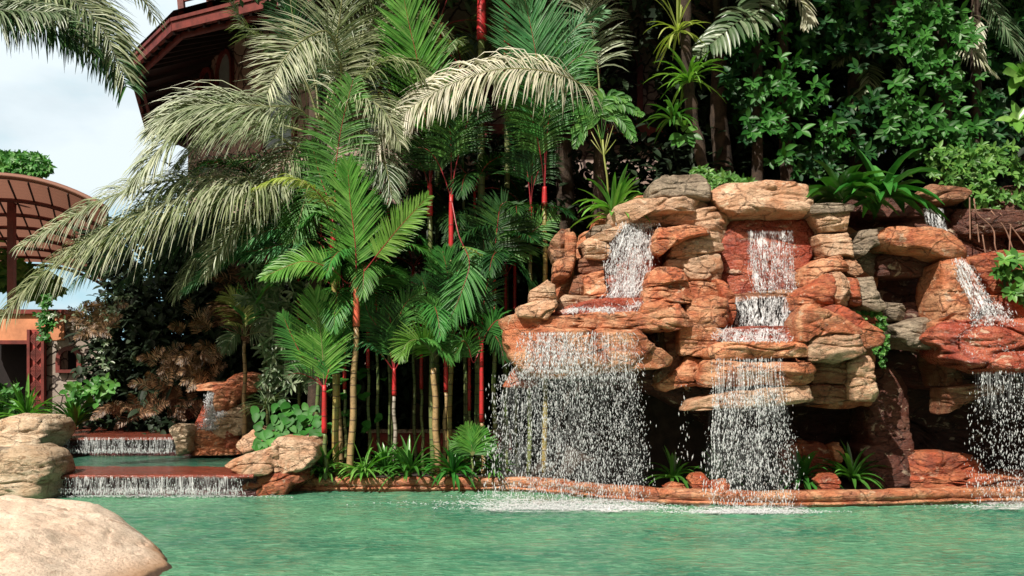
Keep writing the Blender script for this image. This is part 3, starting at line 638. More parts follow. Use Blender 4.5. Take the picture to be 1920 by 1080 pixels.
def dashes(mb, p, d, ln, r):
    p = np.asarray(p, float); d = nrm(np.asarray(d, float)); n = len(p)
    ref = np.where(np.abs(d[:, :1]) < .8, np.array([[1., 0, 0]]), np.array([[0, 1., 0]]))
    x = nrm(np.cross(d, ref)); y = np.cross(d, x); r = np.broadcast_to(r, (n,))[:, None]; ln = np.broadcast_to(ln, (n,))[:, None]
    V = np.stack([p-d*ln/2, p+x*r, p+y*r, p-x*r, p-y*r, p+d*ln/2], 1)
    q = np.array([(0,2,1), (0,3,2), (0,4,3), (0,1,4), (5,1,2), (5,2,3), (5,3,4), (5,4,1)])
    mb.add(V.reshape(-1, 3), (np.arange(n)[:, None, None]*6+q[None]).reshape(-1, 3))
rng = np.random.default_rng(5)
def P_(px, py, d):
    px, py, d = np.broadcast_arrays(px, py, d); return np.stack([(px-960)/F*d, d, CH-(py-HZ)/F*d], -1)
def rowmap(rows, u, v):
    r = np.array(rows, float); y = r[:, 2]; k = v*(y[-1]-y[0])+y[0]
    return np.interp(k, y, r[:, 0])*(1-u)+np.interp(k, y, r[:, 1])*u, k, np.interp(k, y, r[:, 3])
def film(name, rows, mat, parent, nu=26, nv=22, wav=.02, seed=0):
    U, Vv = np.meshgrid(np.linspace(0, 1, nu), np.linspace(0, 1, nv)); px, py, d = rowmap(rows, U, Vv); X = P_(px, py, d)
    for a in range(nv):
        for c_ in range(nu): X[a, c_, 1] += wav*noise.noise(Vector((X[a, c_, 0]*7+seed, X[a, c_, 2]*2, seed)))
    mb = MB(); mb.add(X.reshape(-1, 3), [(a*nu+c_, a*nu+c_+1, (a+1)*nu+c_+1, (a+1)*nu+c_) for a in range(nv-1) for c_ in range(nu-1)])
    o = mb.build(name, M[mat], parent); W_ = (np.array(rows)[:, 1]-np.array(rows)[:, 0]).mean()/F*rows[0][3]; H_ = (rows[-1][2]-rows[0][2])/F*rows[0][3] if name != 'foam' else .5
    me = o.data; l1 = me.uv_layers.new(name='metres'); l2 = me.uv_layers.new(name='edge'); vi_ = np.zeros(len(me.loops), int); me.loops.foreach_get('vertex_index', vi_)
    u = U.reshape(-1)[vi_]; v = Vv.reshape(-1)[vi_]
    l1.data.foreach_set('uv', np.stack([u*W_+seed*3.3, v*H_+seed], 1).reshape(-1)); l2.data.foreach_set('uv', np.stack([u, v], 1).reshape(-1)); return o
def edgy(u):          # thin out towards the two edges
    return np.where(rng.random(len(u)) < .35, np.clip(.5+rng.normal(0, .22, len(u)), 0, 1), u)
def drops(mb, rows, n, ln, r, clus=0.0, dj=0.10, vp=1.0, tilt=0.12):
    u = edgy(rng.random(n)); v = rng.random(n)**vp
    if clus > 0:    # gather into wandering streams
        c = np.sort(rng.random(int(clus))); wt = rng.random(int(clus))**1.5; j = rng.choice(len(c), n, p=wt/wt.sum())
        sel = rng.random(n) < 0.6*(1-v*.6); w = c[j]+(.008+.02*v)*np.sin(v*7+j*2.1)+rng.normal(0, 1, n)*(.006+.02*v); u = np.where(sel, w, u)
    px, py, d = rowmap(rows, u, v); px = px+rng.normal(0, 1, n)*(3+9*v); p = P_(px, py, d+rng.normal(0, dj, n))
    dr = np.stack([rng.normal(0, tilt, n), rng.normal(0, tilt*.5, n), -np.ones(n)], 1)
    s = np.exp(rng.normal(0, .5, n))
    dashes(mb, p, dr, ln*s*1.5, r*.88*np.clip(s, .35, 2.0))
def lace(mb, rows, ns, step=0.035, r=0.0045, wander=0.5, brk=0.25, dj=0.03, us=None, broad=1.0):
    """strands of water clinging to the rock: chains of short pieces that wander, break and rejoin"""
    r0 = np.array(rows, float); H = (r0[-1, 2]-r0[0, 2])/F*r0[:, 3].mean(); m_ = max(3, int(H/step))
    PP, DD, LL, RR = [], [], [], []
    for k in range(ns):
        u = edgy(rng.random(1))[0] if us is None else us[k % len(us)]+rng.normal(0, .02); v0 = rng.random()*0.6*(rng.random() < .6); v1 = 1-rng.random()*0.5*(rng.random() < .5)
        vv = np.linspace(v0, v1, max(3, int(m_*(v1-v0)))); uu = u+np.cumsum(rng.normal(0, wander*0.012, len(vv)))
        px, py, d = rowmap(rows, uu, vv); p = P_(px, py, d+rng.normal(0, dj, len(vv))*0.3)
        a, bb = p[:-1], p[1:]; dd = bb-a; l = np.linalg.norm(dd, axis=1); keep = rng.random(len(l)) > brk
        PP.append(((a+bb)/2)[keep]); DD.append(dd[keep]); LL.append(l[keep]*1.35); RR.append((r*np.exp(rng.normal(0, .55, len(l)))*broad)[keep])
    dashes(mb, np.concatenate(PP), np.concatenate(DD), np.concatenate(LL), np.concatenate(RR))
def lacy_web(mb, rows, n, ln, r, dj=0.02, sp=.45):
    u = edgy(rng.random(n)); v = rng.random(n); k = np.array([noise.noise(Vector((a*6+rows[0][0], b_*2.5, 1.0))) for a, b_ in zip(u, v)]); s_ = k > -.12+rng.normal(0, .12, n); u, v = u[s_], v[s_]; n = len(u)
    px, py, d = rowmap(rows, u, v); px = px+rng.normal(0, 4, n); p = P_(px, py, d+rng.normal(0, dj, n))
    a = rng.normal(0, sp, n); dashes(mb, p, np.stack([np.sin(a), -0.3+0*a, -np.cos(a)], 1), ln*np.exp(rng.normal(0, .5, n)), r*np.exp(rng.normal(0, .45, n)))

w1 = thing('waterfall', P(1085, 945, 10.8), 'widest fall breaking into a curtain of drops off the left rock shelf', 'waterfall')
mb = MB(); up = [(1165, 1232, 418, 11.60), (1148, 1230, 455, 11.56), (1136, 1224, 500, 11.50), (1138, 1212, 545, 11.42), (1115, 1208, 568, 11.30)]
lacy_web(mb, up, 2300, 0.045, 0.0034); lace(mb, up, 60, r=0.0038); mb.build('upper_cascade', M['foam'], w1); film('upper_film', up, 'film_rock', w1, seed=1)
mb = MB(); sh = [(1110, 1205, 563, 11.15), (1065, 1202, 576, 10.98), (1045, 1200, 588, 10.80)]
lacy_web(mb, sh, 1100, 0.05, 0.0035, sp=1.0); mb.build('shelf_foam', M['foam'], w1); film('shelf_film', sh, 'film_rock', w1, seed=2)
mb = MB(); cu = [(975, 1190, 623, 10.56), (966, 1194, 665, 10.52), (952, 1198, 712, 10.52)]
lace(mb, cu, 60, r=0.0032, wander=1.6, brk=.3, dj=.05); lace(mb, [(990, 1112, 623, 10.55), (985, 1112, 700, 10.5)], 110, r=0.0042, wander=1.6, brk=.25)
drops(mb, cu, 1500, 0.016, 0.0033, vp=.8); mb.build('curtain', M['foam'], w1); film('curtain_film', [(968, 1194, 621, 10.6), (962, 1196, 665, 10.54), (948, 1204, 740, 10.52)], 'film_fall', w1, seed=3)
mb = MB(); dr = [(958, 1192, 690, 10.55), (938, 1200, 720, 10.56), (930, 1207, 780, 10.6), (930, 1212, 860, 10.64), (935, 1212, 940, 10.66)]
drops(mb, dr, 2600, 0.018, 0.0040, clus=42, dj=.2, vp=.9); drops(mb, dr, 6500, 0.013, 0.0031, dj=.22)
drops(mb, [(925, 960, 700, 10.9), (915, 940, 800, 10.95), (905, 935, 930, 11)], 260, 0.02, 0.004); mb.build('droplets', M['foam'], w1)
film('spray', [(940, 1200, 700, 10.7), (920, 1215, 800, 10.75), (915, 1225, 950, 10.75)], 'film_mist', w1, seed=4)

w2_ = thing('waterfall', P(1405, 955, 10.45), 'tall narrower fall in three drops down the middle of the rocks', 'waterfall')
mb = MB(); up = [(1398, 1490, 432, 11.60), (1400, 1490, 470, 11.60), (1402, 1492, 510, 11.58), (1412, 1492, 550, 11.45)]
lace(mb, up, 46, r=0.0036, wander=.9, us=[.08, .14, .2, .3, .36, .72, .8, .86, .95, .55]); lacy_web(mb, [(1398, 1492, 462, 11.58), (1410, 1492, 548, 11.45)], 750, 0.035, 0.0034); mb.build('upper_cascade', M['foam'], w2_); film('upper_film', up, 'film_rock', w2_, seed=5)
mb = MB(); md = [(1366, 1488, 555, 11.40), (1370, 1486, 590, 11.33), (1374, 1484, 622, 11.2)]
lace(mb, md, 46, r=0.0042, wander=.8); lacy_web(mb, md, 900, 0.035, 0.0033); lacy_web(mb, [(1345, 1482, 616, 10.85), (1340, 1482, 628, 10.68), (1336, 1482, 641, 10.5)], 1000, 0.04, 0.0032, sp=1.0); mb.build('middle_cascade', M['foam'], w2_)
film('middle_film', md, 'film_rock', w2_, seed=6); film('shelf_film', [(1345, 1482, 616, 10.9), (1340, 1482, 628, 10.7), (1336, 1482, 641, 10.52)], 'film_rock', w2_, seed=7)
mb = MB(); cu = [(1342, 1468, 672, 10.44), (1340, 1470, 720, 10.44), (1340, 1475, 770, 10.44)]
lace(mb, cu, 60, r=0.0034, wander=.35, brk=.2); lace(mb, [(1338, 1470, 672, 10.43), (1337, 1480, 930, 10.43)], 10, r=0.0048, wander=.4, brk=.2, us=[.02, .09, .24, .62, .68, .8]); drops(mb, cu, 500, .016, .0034); mb.build('curtain', M['foam'], w2_)
film('curtain_film', [(1336, 1474, 670, 10.46), (1334, 1478, 720, 10.44), (1332, 1484, 800, 10.44)], 'film_fall', w2_, seed=8)
mb = MB(); dr = [(1340, 1470, 740, 10.44), (1336, 1485, 800, 10.44), (1332, 1492, 870, 10.44), (1335, 1495, 952, 10.44)]
drops(mb, dr, 1700, 0.020, 0.0046, clus=22, dj=.14); drops(mb, dr, 2300, 0.013, 0.0032, dj=.18)
drops(mb, [(1282, 1296, 700, 11), (1275, 1296, 870, 10.95)], 60, 0.02, 0.005); mb.build('droplets', M['foam'], w2_)
film('spray', [(1330, 1480, 740, 10.5), (1320, 1500, 850, 10.5), (1315, 1510, 955, 10.5)], 'film_mist', w2_, seed=9)

w3_ = thing('waterfall', P(1930, 948, 10.7), 'fall sliding over the grotto basin and dropping as a dark curtain at the right edge', 'waterfall')
mb = MB(); tpf = [(1730, 1770, 390, 12.20), (1735, 1776, 425, 12.15), (1752, 1788, 450, 12.1)]; lace(mb, tpf, 26, r=0.0042); film('top_film', tpf, 'film_rock', w3_, seed=10)
sl = [(1764, 1786, 452, 11.9), (1788, 1816, 492, 11.2), (1798, 1842, 530, 11.15), (1814, 1862, 562, 11.1), (1820, 1905, 605, 10.95)]
lacy_web(mb, sl, 1100, 0.035, 0.0040); lacy_web(mb, [(1825, 1895, 570, 11.0), (1815, 1905, 612, 10.85)], 420, 0.03, 0.005, .05); mb.build('upper_cascade', M['foam'], w3_); film('slide_film', sl, 'film_rock', w3_, seed=11)
mb = MB(); lacy_web(mb, [(1800, 1960, 605, 10.85), (1790, 1980, 650, 10.72), (1840, 1980, 685, 10.66)], 900, 0.016, 0.0028); mb.build('basin_film', M['foam'], w3_)
mb = MB(); dr = [(1826, 2050, 697, 10.62), (1822, 2055, 800, 10.6), (1822, 2055, 940, 10.6)]; drops(mb, dr, 1900, 0.018, 0.0042, clus=26, dj=.12); drops(mb, dr, 1300, 0.012, 0.0034, dj=.12); mb.build('droplets', M['foam'], w3_)
film('curtain_film', [(1824, 2050, 696, 10.6), (1822, 2050, 790, 10.6)], 'film_fall', w3_, seed=12)

w4 = thing('waterfall', P(285, 925, 11.55), 'long low sheet of water over the lower brick step', 'waterfall', 'low falls over the brick steps')
mb = MB(); cu = [(118, 455, 896, 11.42), (118, 455, 925, 11.42)]
lace(mb, cu, 130, step=.018, r=0.0026, wander=.22, brk=.34); drops(mb, [(115, 455, 916, 11.4), (115, 455, 927, 11.38)], 900, .02, .004); drops(mb, cu, 300, .014, .0035); mb.build('droplets', M['foam'], w4)
film('water_sheet', [(108, 460, 893, 11.46), (108, 460, 927, 11.42)], 'film_low', w4, nu=80, seed=13)
w5 = thing('waterfall', P(225, 850, 14.2), 'long low sheet of water over the upper brick step', 'waterfall', 'low falls over the brick steps')
mb = MB(); cu = [(105, 345, 822, 14.18), (105, 345, 849, 14.18)]
lace(mb, cu, 150, step=.018, r=0.0034, wander=.22, brk=.34); drops(mb, [(105, 345, 842, 14.16), (105, 345, 850, 14.14)], 500, .02, .005); mb.build('droplets', M['foam'], w5)
film('water_sheet', [(98, 350, 819, 14.2), (98, 350, 851, 14.18)], 'film_low', w5, nu=80, seed=14)
w6 = thing('waterfall', P(400, 805, 14.3), 'slim fall pouring from the small red rock arch', 'waterfall')
ff = [(392, 418, 733, 14.32), (387, 422, 770, 14.25), (374, 426, 805, 14.1)]
mb = MB(); lacy_web(mb, ff, 3200, .05, .0062); mb.build('droplets', M['foam'], w6); film('water_stream', ff, 'film_rock', w6, seed=15)

# splashes on the pool: churned foam and flung beads
mb = MB()
def splash(px, py, d, wx, wy, n, up=.05):
    c = P(px, py, d); x = c.x+rng.normal(0, wx, n); y = d+rng.normal(0, wy, n)
    z = np.abs(rng.normal(0, up, n))*np.exp(-np.abs(x-c.x)/wx*.4)*(rng.random(n) < .5)+0.012
    a = rng.normal(0, .5, n); ln = .022*np.exp(rng.normal(0, .6, n))
    dashes(mb, np.stack([x, y, z], 1), np.stack([np.cos(a), np.sin(a)*.4, rng.normal(0, .25, n)], 1), ln, .0036*np.exp(rng.normal(0,.4,n)))
splash(1090, 950, CH*F/255, .55, .06, 4200, .035); splash(1060, 948, CH*F/246, .85, .12, 1500, .03); splash(1400, 957, CH*F/262, .38, .05, 2600, .03); splash(1930, 950, CH*F/252, .5, .05, 900, .03)
splash(285, 925, 11.42, .9, .04, 700, .012); splash(930, 935, CH*F/232, .3, .12, 200, .03); splash(1650, 945, CH*F/243, .6, .08, 60, .02)
tag(mb.build('splash_foam', M['foam']), kind='stuff')

fo = thing('foam_patches', (0, 10.4, .02), 'white foam spreading on the pool under the falls', 'foam'); fo['kind'] = 'stuff'
def fz(x0, x1, y0, y1, seed): return film('foam', [(x0, x1, y0, CH*F/(y0-HZ)), (x0, x1, y1, CH*F/(y1-HZ))], 'film_foam', fo, wav=0, seed=seed)
for k, (x0, x1, y0, y1) in enumerate([(880, 1250, 938, 966), (1300, 1520, 946, 968), (1830, 2050, 941, 961), (100, 470, 922, 934)]):
    o = fz(x0, x1, y0, y1, 20+k); o.location.z += .024
# ---------------------------------------------------------------- buildings
def stonewall_mat(name, c1, c2, mortar, sc=1.7):
    m, N, L, b = nmat(name); pos = N.new('ShaderNodeNewGeometry').outputs['Position']
    wp = N.new('ShaderNodeVectorMath'); wp.operation = 'ADD'; L.new(pos, wp.inputs[0])
    nt = N.new('ShaderNodeTexNoise'); nt.inputs['Scale'].default_value = 2.5; L.new(pos, nt.inputs[0])
    sc_ = N.new('ShaderNodeVectorMath'); sc_.operation = 'SCALE'; sc_.inputs['Scale'].default_value = 0.35; L.new(nt.outputs[1], sc_.inputs[0]); L.new(sc_.outputs[0], wp.inputs[1])
    v = N.new('ShaderNodeTexVoronoi'); v.feature = 'DISTANCE_TO_EDGE'; v.inputs['Scale'].default_value = sc; L.new(wp.outputs[0], v.inputs[0])
    v2 = N.new('ShaderNodeTexVoronoi'); v2.inputs['Scale'].default_value = sc; L.new(wp.outputs[0], v2.inputs[0])
    sepc = N.new('ShaderNodeSeparateColor'); L.new(v2.outputs['Color'], sepc.inputs[0])
    c = mix(N, L, sepc.outputs[0], c1, c2); n2 = nz(N, L, pos, 14, 5, .65)
    c = mix(N, L, maprange(N, L, n2, .35, .6, .45, 0), c, tuple(x*.45 for x in c1))
    e = maprange(N, L, v.outputs[0], 0.015, 0.06); L.new(mix(N, L, e, mortar, c), b.inputs['Base Color'])
    b.inputs['Roughness'].default_value = .85; bump(N, L, b, e, .8, .03); return m
M['stonewall'] = stonewall_mat('fieldstone wall', (0.30, 0.24, 0.20), (0.42, 0.36, 0.31), (0.05, 0.035, 0.03), 3.2)
M['villawall'] = stonewall_mat('rosy fieldstone wall', (0.36, 0.24, 0.20), (0.46, 0.35, 0.30), (0.06, 0.03, 0.03), 2.2)
M['redtrim'] = flat_mat('red painted trim', (0.15, 0.028, 0.022), .5, var=.35, scale=4)
M['redpanel'] = flat_mat('carved red panel', (0.34, 0.05, 0.04), .6, var=.3, scale=5)
M['ochre'] = flat_mat('ochre plaster', (0.58, 0.24, 0.12), .8, var=.25, scale=2.5)
M['wood'] = flat_mat('dark brown timber', (0.05, 0.022, 0.018), .5, var=.4, scale=3)
M['soffit'] = flat_mat('soffit boards with painted shade', (0.022, 0.008, 0.007), .6, var=.4)  # near-black boards, the eave's shade put into their colour
M['glass'] = flat_mat('window glass', (0.30, 0.40, 0.43), .05, var=.1, bmp=0); M['glass'].node_tree.nodes['Principled BSDF'].inputs['Specular IOR Level'].default_value = 1.0
M['inside'] = flat_mat('painted interior shade', (0.012, 0.008, 0.008), .9)  # near-black colour stands in for unlit space behind openings
m, N, L, b = nmat('roof tile underside'); M['rooftile'] = m
uv = N.new('ShaderNodeNewGeometry').outputs['Position']
wv = N.new('ShaderNodeTexWave'); wv.wave_type = 'BANDS'; wv.bands_direction = 'Y'; wv.inputs['Scale'].default_value = 1.0; wv.inputs['Distortion'].default_value = .6; L.new(uv, wv.inputs[0])
L.new(mix(N, L, maprange(N, L, wv.outputs[0], 0.0, .5), (0.19, 0.085, 0.06), (0.46, 0.24, 0.18)), b.inputs['Base Color']); b.inputs['Roughness'].default_value = .8
tr = N.new('ShaderNodeBsdfTranslucent'); tr.inputs[0].default_value = (.36, .17, .12, 1); ms = N.new('ShaderNodeMixShader'); ms.inputs[0].default_value = .45  # translucent mix added so the tiles look lit from beneath
L.new(b.outputs[0], ms.inputs[1]); L.new(tr.outputs[0], ms.inputs[2]); L.new(ms.outputs[0], N['Material Output'].inputs[0])
bump(N, L, b, wv.outputs[0], .6, .05)

def arch_pts(w, h, n=10):
    """upright arched opening outline, origin bottom centre"""
    r = w; s = h-w
    return [(-w, 0), (-w, s)] + [(-w*math.cos(a), s+r*math.sin(a)) for a in np.linspace(0, math.pi, n)[1:-1]] + [(w, s), (w, 0)]
def arch_ring(mb, c, ux, nrm_, w, h, wid, dep, mi=0):
    c = Vector(c); ux = Vector(ux); nv = Vector(nrm_); Z = Vector((0, 0, 1)); a = arch_pts(w, h); o = arch_pts(w+wid, h+wid); k = len(a); V = []
    for q in (a, o):
        for off in (0, dep): V += [tuple(c+ux*x+Z*z+nv*off) for x, z in q]
    f = []
    for j in range(k-1):
        A, B, C_, D_ = j, k+j, 2*k+j, 3*k+j
        f += [(B, B+1, D_+1, D_), (A, A+1, B+1, B), (C_, D_, D_+1, C_+1), (A, C_, C_+1, A+1)]
    mb.add(V, f, mi)
def arch_fill(mb, c, ux, nrm_, w, h, off):
    c = Vector(c); ux = Vector(ux); nv = Vector(nrm_); a = arch_pts(w, h); n0 = mb.n
    mb.add([tuple(c+ux*x+Vector((0, 0, z))+nv*off) for x, z in a], []); mb.f.append([n0+i for i in range(len(a))]); mb.mi.append(0)

# villa on the rise behind the palms: octagonal eave, stone walls, arched red windows
ZE = 9.6; FD = Vector((0, 0, -.10))
def at_z(px, py, z): d = (z-CH)*F/(HZ-py); return P(px, py, d)
E = [at_z(275, 236, ZE), at_z(245, 125, ZE), at_z(325, 48, ZE), at_z(500, 4, ZE)]
E = [Vector((-11.0, 34, ZE))] + [p+FD for p in E] + [Vector((-1.5, 18.4, ZE)), Vector((4.2, 18.4, ZE)), Vector((9.0, 21.0, ZE)), Vector((9, 34, ZE))]
vi = thing('stone_villa', (-2, 27, 0.8), 'tall villa with deep red edged eaves and arched windows behind the palms', 'house')
mb = MB(); k = len(E); V = [tuple(p) for p in E]+[(p.x, p.y, p.z+.10) for p in E]
AP = Vector((-2, 26, 12.6)); V = [tuple(p) for p in E]+[tuple(AP)]+[(p.x, p.y, p.z+.45) for p in E]+[(AP.x, AP.y, AP.z+1.2)]
mb.add(V, [(i, k, i+1) for i in range(k-1)]+[(k+1+i, k+2+i, 2*k+1) for i in range(k-1)])
mb.build('soffit', M['soffit'], vi, False)
mb = MB()
for a, bb in zip(E[:-1], E[1:]):
    mb.bar(a+Vector((0, 0, .06)), bb+Vector((0, 0, .06)), .05, .10)
    mb.bar(a+Vector((0, 0, .21)), bb+Vector((0, 0, .21)), .09, .04)
    mb.bar(a.lerp(Vector((-2, 26, ZE)), .025)+Vector((0, 0, -.08)), bb.lerp(Vector((-2, 26, ZE)), .025)+Vector((0, 0, -.08)), .04, .06)
mb.build('fascia', M['redtrim'], vi, False)
mb = MB()
for i in range(len(E)-1):
    for t in np.linspace(0, 1, 7)[:-1]:
        q = E[i].lerp(E[i+1], t); w = q.lerp(AP, .40); mb.bar(q+Vector((0, 0, -.05)), w+Vector((0, 0, -.06)), .04, .06)
mb.build('rafters', M['soffit'], vi, False)
Wp = [Vector((-9.6, 30, 0)), Vector((-9.5, 26.0, 0)), Vector((-7.1, 23.0, 0)), Vector((-4.6, 21.0, 0)), Vector((-1.0, 20.6, 0)), Vector((4.6, 20.6, 0)), Vector((7.5, 23, 0)), Vector((7.5, 32, 0))]
mb = MB()
for a, bb in zip(Wp[:-1], Wp[1:]):
    mb.add([(a.x, a.y, .3), (bb.x, bb.y, .3), (bb.x, bb.y, 11.4), (a.x, a.y, 11.4)], [(0, 1, 2, 3)])
mb.build('wall', M['villawall'], vi, False)
def win(a, bb, t, zb, w, h, glass='glass'):
    u = (bb-a).normalized(); nv = Vector((u.y, -u.x, 0)); c = a.lerp(bb, t)+Vector((0, 0, zb))
    mb = MB(); arch_ring(mb, c, u, nv, w, h, .13, .09); f = mb.build('window', M['redtrim'], vi, False)
    mb = MB(); arch_fill(mb, c, u, nv, w, h, .02); g = mb.build('pane', M[glass], f, False)
win(Wp[1], Wp[2], .14, 8.2, .26, 1.2, 'inside'); win(Wp[1], Wp[2], .42, 8.0, .42, 2.0, 'inside'); win(Wp[1], Wp[2], .78, 8.0, .46, 2.1)
win(Wp[2], Wp[3], .55, 7.2, .55, 2.0); win(Wp[3], Wp[4], .5, 7.2, .6, 2.0)
for px, w in ((760, .5), (870, .75), (960, .45)):
    a, bb = Wp[4], Wp[5]; x = (px-960)/F*20.6; t = (x-a.x)/(bb.x-a.x); win(a, bb, t, 7.9, w, 1.6)
a, bb = Wp[4], Wp[5]; x = (1160-960)/F*20.6; win(a, bb, (x-a.x)/(bb.x-a.x), 6.9, .42, 2.25, 'inside')
mb = MB()
for px in (822, 905, 1052):
    x = (px-960)/F*20.3; mb.bar((x, 20.35, 5), (x, 20.35, ZE-.05), .11, .11)
mb.build('column', M['redtrim'], vi, False)
mb = MB(); mb.bar((-1.5, 20.45, 7.2), (4.8, 20.45, 7.2), .10, .12); mb.build('string_course', M['redtrim'], vi, False)
mb = MB()
c1 = at_z(342, 30, ZE+.4); c2 = at_z(505, -8, ZE+.4)
mb.bar(c1, c1+Vector((-.15, 0, 1.7)), .07, .07); mb.bar(c1+Vector((.75, -.2, 0)), c1+Vector((.55, -.2, 1.7)), .07, .07)
for k_ in range(3): mb.bar(c1+Vector((0, 0, .35+.3*k_)), c2+Vector((0, 0, .35+.3*k_)), .025, .025)
mb.build('railing', M['redtrim'], vi, False)

# curved tiled canopy over the left walk
cn_ = thing('curved_canopy', P(20, 520, 20), 'barrel curved tile canopy on dark ribs at the left edge', 'canopy')
def vault(u, s):   # u across, s away from the camera
    x = -14.4 + (u)*6.1 - s*3.9; y = 18.2 + s*11; z = 5.62 - 0.75*abs(u*2.0-1.15)**2.3*(1.35 if u > .575 else .5) - s*.35
    return (x - s*1.2, y, z)
mb = MB(); nu, ns = 40, 24
V = [vault(i/(nu-1), j/(ns-1)) for i in range(nu) for j in range(ns)]; V2 = [(x, y, z+.03) for x, y, z in V]
f = [(i*ns+j, (i+1)*ns+j, (i+1)*ns+j+1, i*ns+j+1) for i in range(nu-1) for j in range(ns-1)]
mb.add(V, f); mb.build('tile_roof', M['rooftile'], cn_)
mb = MB()
for u in np.linspace(0, 1, 16): mb.tube([Vector(vault(u, s))+Vector((0, 0, -.05)) for s in np.linspace(0, 1, 16)], .028, 4)
mb.build('ribs', M['wood'], cn_)
mb = MB()
for s in np.linspace(0.0, 1, 8)[1:]: mb.tube([Vector(vault(u, s))+Vector((0, 0, -.10)) for u in np.linspace(0, 1, 24)], .05, 4)
mb.build('purlins', M['redtrim'], cn_)
mb = MB(); mb.tube([Vector(vault(u, 0))+Vector((0, -.02, .05)) for u in np.linspace(0, 1, 30)], .06, 5); mb.build('rim', M['rooftile'], cn_)
q = P(22, 400, 20.5); mb = MB(); mb.bar((q.x, q.y, .5), (q.x, q.y, 5.9), .07, .07); mb.build('post', M['redtrim'], cn_, False)

# ochre pavilion below the canopy
pv = thing('garden_pavilion', P(70, 760, 19), 'ochre and stone pavilion with a carved red lattice panel at the left edge', 'pavilion')
D = 19.0
def wbox(mb, x0, x1, y0, y1, d, t): a = P(x0, y0, d); c = P(x1, y1, d); mb.box(((a.x+c.x)/2, d+t/2, (a.z+c.z)/2), (abs(c.x-a.x)/2, t/2, abs(a.z-c.z)/2))
mb = MB(); wbox(mb, -60, 120, 588, 638, D, .6); mb.build('beam', M['ochre'], pv, False)
mb = MB(); wbox(mb, -60, 122, 580, 588, D-.08, .7); wbox(mb, -60, 56, 638, 645, D-.03, .6); mb.build('beam_moulding', M['redtrim'], pv, False)
mb = MB(); wbox(mb, 52, 83, 618, 760, D-.10, .09); mb.build('panel', M['redpanel'], pv, False)
mb = MB()
a = P(52, 618, D-.13); c = P(83, 760, D-.13); wd = (c.x-a.x)
for e in (a.x+.025, c.x-.025): mb.bar((e, a.y, a.z), (e, a.y, c.z), .03, .03)
cx = (a.x+c.x)/2
for q in range(5):
    cz = a.z-.20-q*.34
    for s in (.05, .10, .15):
        pts = [(cx, a.y, cz+s), (cx+s*.9, a.y, cz), (cx, a.y, cz-s), (cx-s*.9, a.y, cz), (cx, a.y, cz+s)]
        for u, v in zip(pts[:-1], pts[1:]): mb.bar(u, v, .010, .02)
mb.build('lattice', M['redtrim'], pv, False)
mb = MB()
for (x0, x1, y0, y1) in ((83, 112, 640, 775), (112, 150, 640, 655), (112, 150, 694, 775), (150, 205, 640, 775)): wbox(mb, x0, x1, y0, y1, D, .35)
wbox(mb, 83, 215, 600, 640, D+.05, .3)
mb.build('wall', M['stonewall'], pv, False)
mb = MB(); q = P(131, 694, D); arch_ring(mb, (q.x, D-.02, q.z), (1, 0, 0), (0, -1, 0), .18, .42, .09, .06); wbox(mb, 104, 138, 693, 699, D-.12, .1); mb.build('window', M['redtrim'], pv, False)
mb = MB(); wbox(mb, -60, 210, 600, 775, D+.9, .1); mb.build('interior_shade_sheet', M['inside'], pv, False)  # added dark sheet standing in for the pavilion's inner shade

# low maroon wall behind the palms
mb = MB(); wbox(mb, 690, 960, 812, 850, 14.6, .25); lw = mb.build('planter_wall', M['redpanel'], smooth=False)
tag(lw, 'low maroon planter wall between the palm stems', 'wall')
mb = MB(); wbox(mb, 686, 964, 807, 812, 14.55, .35); mb.build('coping', M['sand'], lw, False)
# ---------------------------------------------------------------- plant materials
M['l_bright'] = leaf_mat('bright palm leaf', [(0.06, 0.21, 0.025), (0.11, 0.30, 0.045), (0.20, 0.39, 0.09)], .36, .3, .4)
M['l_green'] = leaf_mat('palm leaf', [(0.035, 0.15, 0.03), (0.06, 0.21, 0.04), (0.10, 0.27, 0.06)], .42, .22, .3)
M['l_deep'] = leaf_mat('shade toned palm leaf', [(0.010, 0.048, 0.012), (0.018, 0.075, 0.018), (0.04, 0.115, 0.02)], .45, .15, .25)  # darker copy of palm leaf with shade in its colour
M['l_pale'] = leaf_mat('pale coconut leaf', [(0.14, 0.20, 0.09), (0.27, 0.32, 0.19), (0.44, 0.47, 0.34), (0.08, 0.13, 0.05)], .42, .2)  # pale tones put sun glare into the leaf colour
M['l_cream'] = leaf_mat('glare toned pale leaf', [(0.27, 0.30, 0.20), (0.46, 0.46, 0.34), (0.60, 0.58, 0.46)], .45, .2)  # palest copy, bright sun glare painted into its colour
M['l_olive'] = leaf_mat('olive coconut leaf', [(0.05, 0.09, 0.03), (0.12, 0.17, 0.07), (0.24, 0.29, 0.15), (0.34, 0.38, 0.25)], .4, .22)
M['l_blue'] = leaf_mat('blue green palm leaf', [(0.04, 0.17, 0.06), (0.07, 0.23, 0.08), (0.13, 0.30, 0.13)], .40, .22, .4)
M['l_silver'] = leaf_mat('silvery leaf', [(0.04, 0.09, 0.035), (0.10, 0.17, 0.08), (0.24, 0.30, 0.19)], .34, .15)
M['l_strap'] = leaf_mat('strap leaf', [(0.03, 0.13, 0.02), (0.05, 0.19, 0.03), (0.09, 0.25, 0.05)], .28, .18, .7)
M['l_strap_lit'] = leaf_mat('lit strap leaf', [(0.08, 0.25, 0.03), (0.14, 0.34, 0.06), (0.22, 0.38, 0.10)], .3, .25, .6)  # lighter copy of strap leaf with sunlight in its colour
M['l_vine'] = leaf_mat('climber leaf', [(0.012, 0.085, 0.016), (0.022, 0.14, 0.022), (0.04, 0.19, 0.03)], .42, .2, .3)
